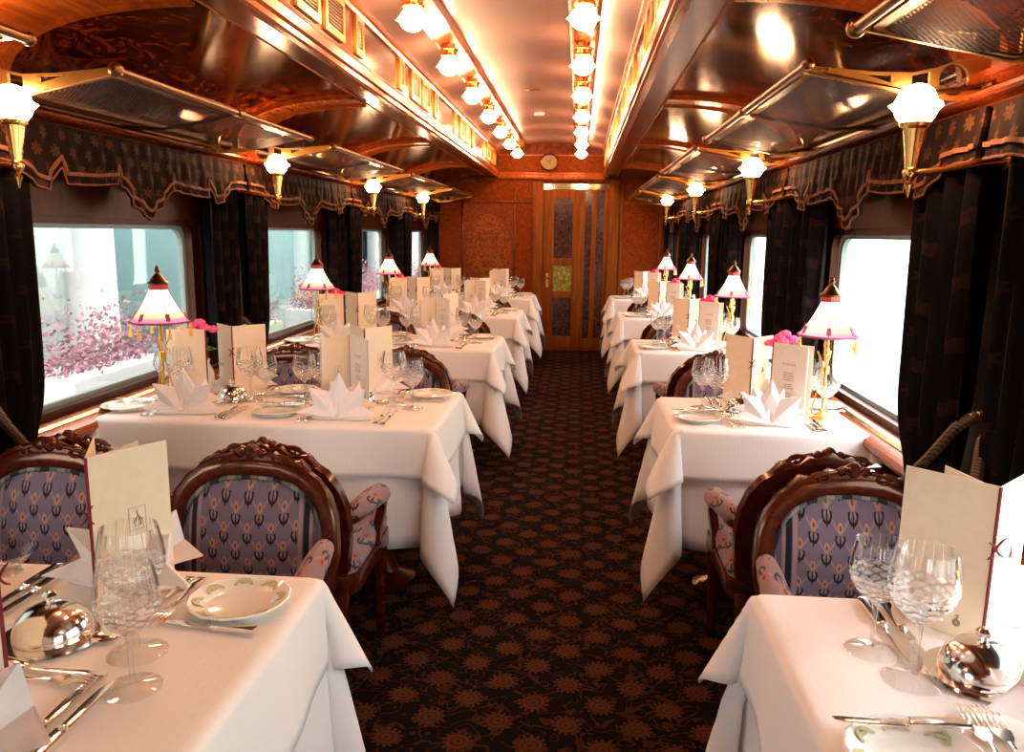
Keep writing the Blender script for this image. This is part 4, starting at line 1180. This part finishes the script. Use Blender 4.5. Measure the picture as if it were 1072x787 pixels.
# ------------------------------------------------------------------ repeats the photograph shows nothing of (behind menus, chairs and curtains) are left out
HIDDEN = {
    'butter knife by the bread plate, camera-facing place, second two-seat table from the door',
    'butter knife by the bread plate, camera-facing place, third two-seat table from the door',
    'butter knife by the bread plate, camera-facing place, two-seat table beside the door',
    'butter knife by the bread plate, camera-facing window place, four-seat table beside the door',
    'butter knife by the bread plate, camera-facing window place, second four-seat table from the door',
    'butter knife laid on the bread plate, door-facing aisle place, four-seat table beside the door',
    'butter knife laid on the bread plate, door-facing aisle place, second four-seat table from the door',
    'butter knife laid on the bread plate, door-facing window place, four-seat table beside the door',
    'dessert fork laid crossways, camera-facing aisle place, four-seat table beside the door',
    'dessert fork laid crossways, camera-facing aisle place, second four-seat table from the door',
    'dessert fork laid crossways, camera-facing aisle place, third four-seat table from the door',
    'dessert fork laid crossways, camera-facing window place, four-seat table beside the door',
    'dessert fork laid crossways, camera-facing window place, second four-seat table from the door',
    'dessert fork laid crossways, camera-facing window place, third four-seat table from the door',
    'dessert fork laid crossways, door-facing aisle place, four-seat table beside the door',
    'dessert fork laid crossways, door-facing aisle place, second four-seat table from the door',
    'dessert fork laid crossways, door-facing aisle place, third four-seat table from the door',
    'dessert fork laid crossways, door-facing window place, four-seat table beside the door',
    'dessert fork laid crossways, door-facing window place, second four-seat table from the door',
    'dessert fork laid crossways, door-facing window place, third four-seat table from the door',
    'dessert spoon laid crossways, camera-facing aisle place, four-seat table beside the door',
    'dessert spoon laid crossways, camera-facing place, second two-seat table from the door',
    'dessert spoon laid crossways, camera-facing place, third two-seat table from the door',
    'dessert spoon laid crossways, camera-facing place, two-seat table beside the door',
    'dessert spoon laid crossways, camera-facing window place, four-seat table beside the door',
    'dessert spoon laid crossways, camera-facing window place, second four-seat table from the door',
    'dessert spoon laid crossways, camera-facing window place, third four-seat table from the door',
    'dessert spoon laid crossways, door-facing aisle place, four-seat table beside the door',
    'dessert spoon laid crossways, door-facing aisle place, second four-seat table from the door',
    'dessert spoon laid crossways, door-facing aisle place, third four-seat table from the door',
    'dessert spoon laid crossways, door-facing place, second two-seat table from the door',
    'dessert spoon laid crossways, door-facing place, third two-seat table from the door',
    'dessert spoon laid crossways, door-facing place, two-seat table beside the door',
    'dessert spoon laid crossways, door-facing window place, four-seat table beside the door',
    'dessert spoon laid crossways, door-facing window place, second four-seat table from the door',
    'dessert spoon laid crossways, door-facing window place, third four-seat table from the door',
    'inner silver fork, camera-facing aisle place, four-seat table beside the door',
    'inner silver fork, camera-facing aisle place, second four-seat table from the door',
    'inner silver fork, camera-facing place, second two-seat table from the door',
    'inner silver fork, camera-facing place, third two-seat table from the door',
    'inner silver fork, camera-facing place, two-seat table beside the door',
    'inner silver fork, camera-facing window place, four-seat table beside the door',
    'inner silver fork, camera-facing window place, second four-seat table from the door',
    'inner silver fork, camera-facing window place, third four-seat table from the door',
    'inner silver fork, door-facing aisle place, four-seat table beside the door',
    'inner silver fork, door-facing aisle place, second four-seat table from the door',
    'inner silver fork, door-facing window place, four-seat table beside the door',
    'inner silver fork, door-facing window place, second four-seat table from the door',
    'inner silver fork, door-facing window place, third four-seat table from the door',
    'inner silver knife, camera-facing aisle place, four-seat table beside the door',
    'inner silver knife, camera-facing aisle place, second four-seat table from the door',
    'inner silver knife, camera-facing aisle place, third four-seat table from the door',
    'inner silver knife, camera-facing place, two-seat table beside the door',
    'inner silver knife, camera-facing window place, four-seat table beside the door',
    'inner silver knife, camera-facing window place, second four-seat table from the door',
    'inner silver knife, camera-facing window place, third four-seat table from the door',
    'inner silver knife, door-facing place, second two-seat table from the door',
    'inner silver knife, door-facing place, two-seat table beside the door',
    'inner silver knife, door-facing window place, four-seat table beside the door',
    'inner silver knife, door-facing window place, second four-seat table from the door',
    'inner silver knife, door-facing window place, third four-seat table from the door',
    'narrow brass louvred grille, camera-end of its four, fourth group from the door, four-seat side',
    'narrow brass louvred grille, camera-end of its four, fourth group from the door, two-seat side',
    'outer silver fork, camera-facing aisle place, four-seat table beside the door',
    'outer silver fork, camera-facing place, second two-seat table from the door',
    'outer silver fork, camera-facing place, third two-seat table from the door',
    'outer silver fork, camera-facing place, two-seat table beside the door',
    'outer silver fork, camera-facing window place, four-seat table beside the door',
    'outer silver fork, camera-facing window place, second four-seat table from the door',
    'outer silver fork, camera-facing window place, third four-seat table from the door',
    'outer silver fork, door-facing aisle place, four-seat table beside the door',
    'outer silver fork, door-facing aisle place, second four-seat table from the door',
    'outer silver fork, door-facing place, two-seat table beside the door',
    'outer silver fork, door-facing window place, four-seat table beside the door',
    'outer silver fork, door-facing window place, second four-seat table from the door',
    'outer silver fork, door-facing window place, third four-seat table from the door',
    'outer silver knife, camera-facing aisle place, four-seat table beside the door',
    'outer silver knife, camera-facing aisle place, second four-seat table from the door',
    'outer silver knife, camera-facing aisle place, third four-seat table from the door',
    'outer silver knife, camera-facing place, two-seat table beside the door',
    'outer silver knife, camera-facing window place, four-seat table beside the door',
    'outer silver knife, camera-facing window place, second four-seat table from the door',
    'outer silver knife, camera-facing window place, third four-seat table from the door',
    'outer silver knife, door-facing place, second two-seat table from the door',
    'outer silver knife, door-facing place, third two-seat table from the door',
    'outer silver knife, door-facing place, two-seat table beside the door',
    'outer silver knife, door-facing window place, four-seat table beside the door',
    'outer silver knife, door-facing window place, second four-seat table from the door',
    'outer silver knife, door-facing window place, third four-seat table from the door',
    'small cut crystal dish, four-seat table beside the door',
    'small cut crystal dish, second four-seat table from the door',
    'small domed silver cloche towards the aisle, four-seat table beside the door',
    'small domed silver cloche towards the aisle, second four-seat table from the door',
    'small domed silver cloche towards the window, second four-seat table from the door',
    'twisted rope tie at the camera edge of the first window from the door, four-seat side',
    'twisted rope tie at the camera edge of the first window from the door, two-seat side',
    'twisted rope tie at the camera edge of the second window from the door, four-seat side',
    'twisted rope tie at the camera edge of the second window from the door, two-seat side',
    'twisted rope tie at the camera edge of the third window from the door, two-seat side',
    'twisted rope tie at the door edge of the fifth window from the door, four-seat side',
    'twisted rope tie at the door edge of the first window from the door, four-seat side',
    'twisted rope tie at the door edge of the first window from the door, two-seat side',
    'twisted rope tie at the door edge of the fourth window from the door, four-seat side',
    'twisted rope tie at the door edge of the fourth window from the door, two-seat side',
    'twisted rope tie at the door edge of the second window from the door, four-seat side',
    'twisted rope tie at the door edge of the second window from the door, two-seat side',
    'twisted rope tie at the door edge of the third window from the door, four-seat side',
    'twisted rope tie at the door edge of the third window from the door, two-seat side',
    'white bread plate with leaf rim, camera-facing place, second two-seat table from the door',
    'white bread plate with leaf rim, camera-facing place, third two-seat table from the door',
    'white bread plate with leaf rim, camera-facing place, two-seat table beside the door',
    'white bread plate with leaf rim, camera-facing window place, four-seat table beside the door',
    'white bread plate with leaf rim, camera-facing window place, second four-seat table from the door',
    'white bread plate with leaf rim, door-facing aisle place, four-seat table beside the door',
    'white bread plate with leaf rim, door-facing aisle place, second four-seat table from the door',
    'white bread plate with leaf rim, door-facing window place, four-seat table beside the door',
    'white napkin folded as a star fan, camera-facing place, two-seat table beside the door',
    'white napkin folded as a star fan, camera-facing window place, four-seat table beside the door',
    'white napkin folded as a star fan, camera-facing window place, second four-seat table from the door',
    'white napkin folded as a star fan, camera-facing window place, third four-seat table from the door',
}
for o in [q for q in sc.objects if q.parent is None and q.get('label') in HIDDEN]:
    for c in list(o.children_recursive): bpy.data.objects.remove(c)
    bpy.data.objects.remove(o)

# ------------------------------------------------------------------ outside the windows
m = Mat('pale_ground'); m.bsdf((.28,.235,.235), .9); M['ground'] = m.m
struct('ground', MB().box(-40, 40, -40, 60, -1.3, -1.2), M['ground'])
def stucco(name, a, b, sc=(.4,.08,.6)):
    m = Mat(name); m.bsdf(rough=.9); v = m.noise(m.coords(sc), 4, 4, .6, .5); m.l(m.mix(v, a, b), m.b.inputs['Base Color']); return m.m
M['plaster'] = stucco('pale_plaster', (.36,.40,.37), (.20,.29,.28)); M['teal'] = stucco('teal_paint', (.07,.14,.135), (.13,.22,.21)); M['whitepaint'] = stucco('white_paint', (.62,.62,.60), (.45,.47,.46))
M['bank'] = stucco('pale_bank', (.66,.76,.58), (.86,.86,.84), (.5,.12,.9)); M['pinkbush'] = stucco('pink_bush', (.18,.05,.07), (.48,.26,.29), (6,2,6)); M['greenpaint'] = stucco('pale_green_paint', (.36,.44,.27), (.26,.33,.20)); M['slate'] = stucco('slate_paint', (.015,.017,.025), (.05,.05,.07))
struct('ground', MB().box(-4.4, -3.0, -2, 40, -1.2, -.25), M['ground'])
st = empty('station_building', (-4.6, 0, -1.2))
obj('wall', MB().box(-.2, 0, -2, 40, 0, 6), M['plaster'], st)
for i in range(9):
    y = 3.2 + i*3.2
    obj('column', MB().lathe([(0,0),(.28,0),(.28,.15),(.20,.22),(.18,4.2),(.26,4.35),(0,4.35)], 20, (.55, y, .951)), M['whitepaint'], st)
    obj('window_panel', MB().box(.201, .24, y+.7, y+2.5, 1.5, 4.2), M['teal'], st, bevel=.01)
obj('canopy', MB().box(-.2, 1.45, -2, 40, 4.55, 4.75), M['whitepaint'], st)  # roof out of view, added to block sky light on this side
tag(st, 'pale station building with white columns outside the four-seat side windows', 'building')
for i in range(1, 7):
    y = 2.9 + i*2.4; hb = MB(); rnd = random.Random(i)
    for q in range(1500):
        c = Vector((rnd.gauss(0,.10), rnd.uniform(-.58,.58), .62 + min(.55, abs(rnd.gauss(0,.22)))*(1-.5*rnd.random()))); a = Vector((rnd.gauss(0,1), rnd.gauss(0,1), rnd.gauss(0,1))).normalized(); b = a.orthogonal().normalized(); e = rnd.uniform(.010,.022)
        hb.add([c + a*e, c + b*e*.7 + a.cross(b)*e*.2, c - a*e, c - b*e*.7 + a.cross(b)*e*.2], [(0,1,2,3)])
    pl = empty('flower_planter', (-3.35, y, -.25)); obj('trough', MB().box(-.22, .22, -.6, .6, 0, .62), M['greenpaint'] if i % 2 == 0 else M['whitepaint'], pl, bevel=.02)
    obj('blooms', hb, M['pinkbush'], pl)
    tag(pl, 'pink flowering planter on the platform outside, %s along from the camera end' % ORD[i], 'planter', 'planters on the platform')
mb = MB(); rnd = random.Random(2)
def bank(u, v):
    y = -6 + 60*u; x = 3.0 + 5.5*v; return (x, y, -1.2 + 5.5*v**.8 + .25*math.sin(y*1.3)*v + .2*math.sin(y*3.1+v*7)*v)
mb.grid(bank, 80, 20); struct('hill', mb, M['bank'])

# ------------------------------------------------------------------ light
w = bpy.data.worlds.new('world'); sc.world = w; w.use_nodes = True
nt = w.node_tree; nt.nodes.clear()
bg = nt.nodes.new('ShaderNodeBackground'); ou = nt.nodes.new('ShaderNodeOutputWorld'); bg.inputs[0].default_value = (.97,.955,1.0,1); bg.inputs[1].default_value = 8.0
nt.links.new(bg.outputs[0], ou.inputs[0])

# ------------------------------------------------------------------ camera
f_px, pitch, yaw, roll = 838.99, .1765, .0810, .0144
cam = bpy.data.cameras.new('camera'); co = bpy.data.objects.new('camera', cam); COL.objects.link(co)
cam.sensor_width = 36; cam.lens = 36*f_px/1072; cam.clip_start = .05
fw = Vector((-math.sin(yaw)*math.cos(pitch), math.cos(yaw)*math.cos(pitch), -math.sin(pitch)))
rt = Vector((math.cos(yaw), math.sin(yaw), 0)); up = rt.cross(fw)
R_ = rt*math.cos(roll) + up*math.sin(roll); U_ = -rt*math.sin(roll) + up*math.cos(roll)
mw = Matrix.Identity(4)
for i in range(3): mw[i][0], mw[i][1], mw[i][2] = R_[i], U_[i], -fw[i]
mw[2][3] = 1.325
co.matrix_world = mw
sc.camera = co
sc.cycles.use_denoising = True
sc.cycles.max_bounces = 10; sc.cycles.transparent_max_bounces = 24; sc.cycles.glossy_bounces = 4; sc.cycles.diffuse_bounces = 4
sc.cycles.sample_clamp_indirect = 6
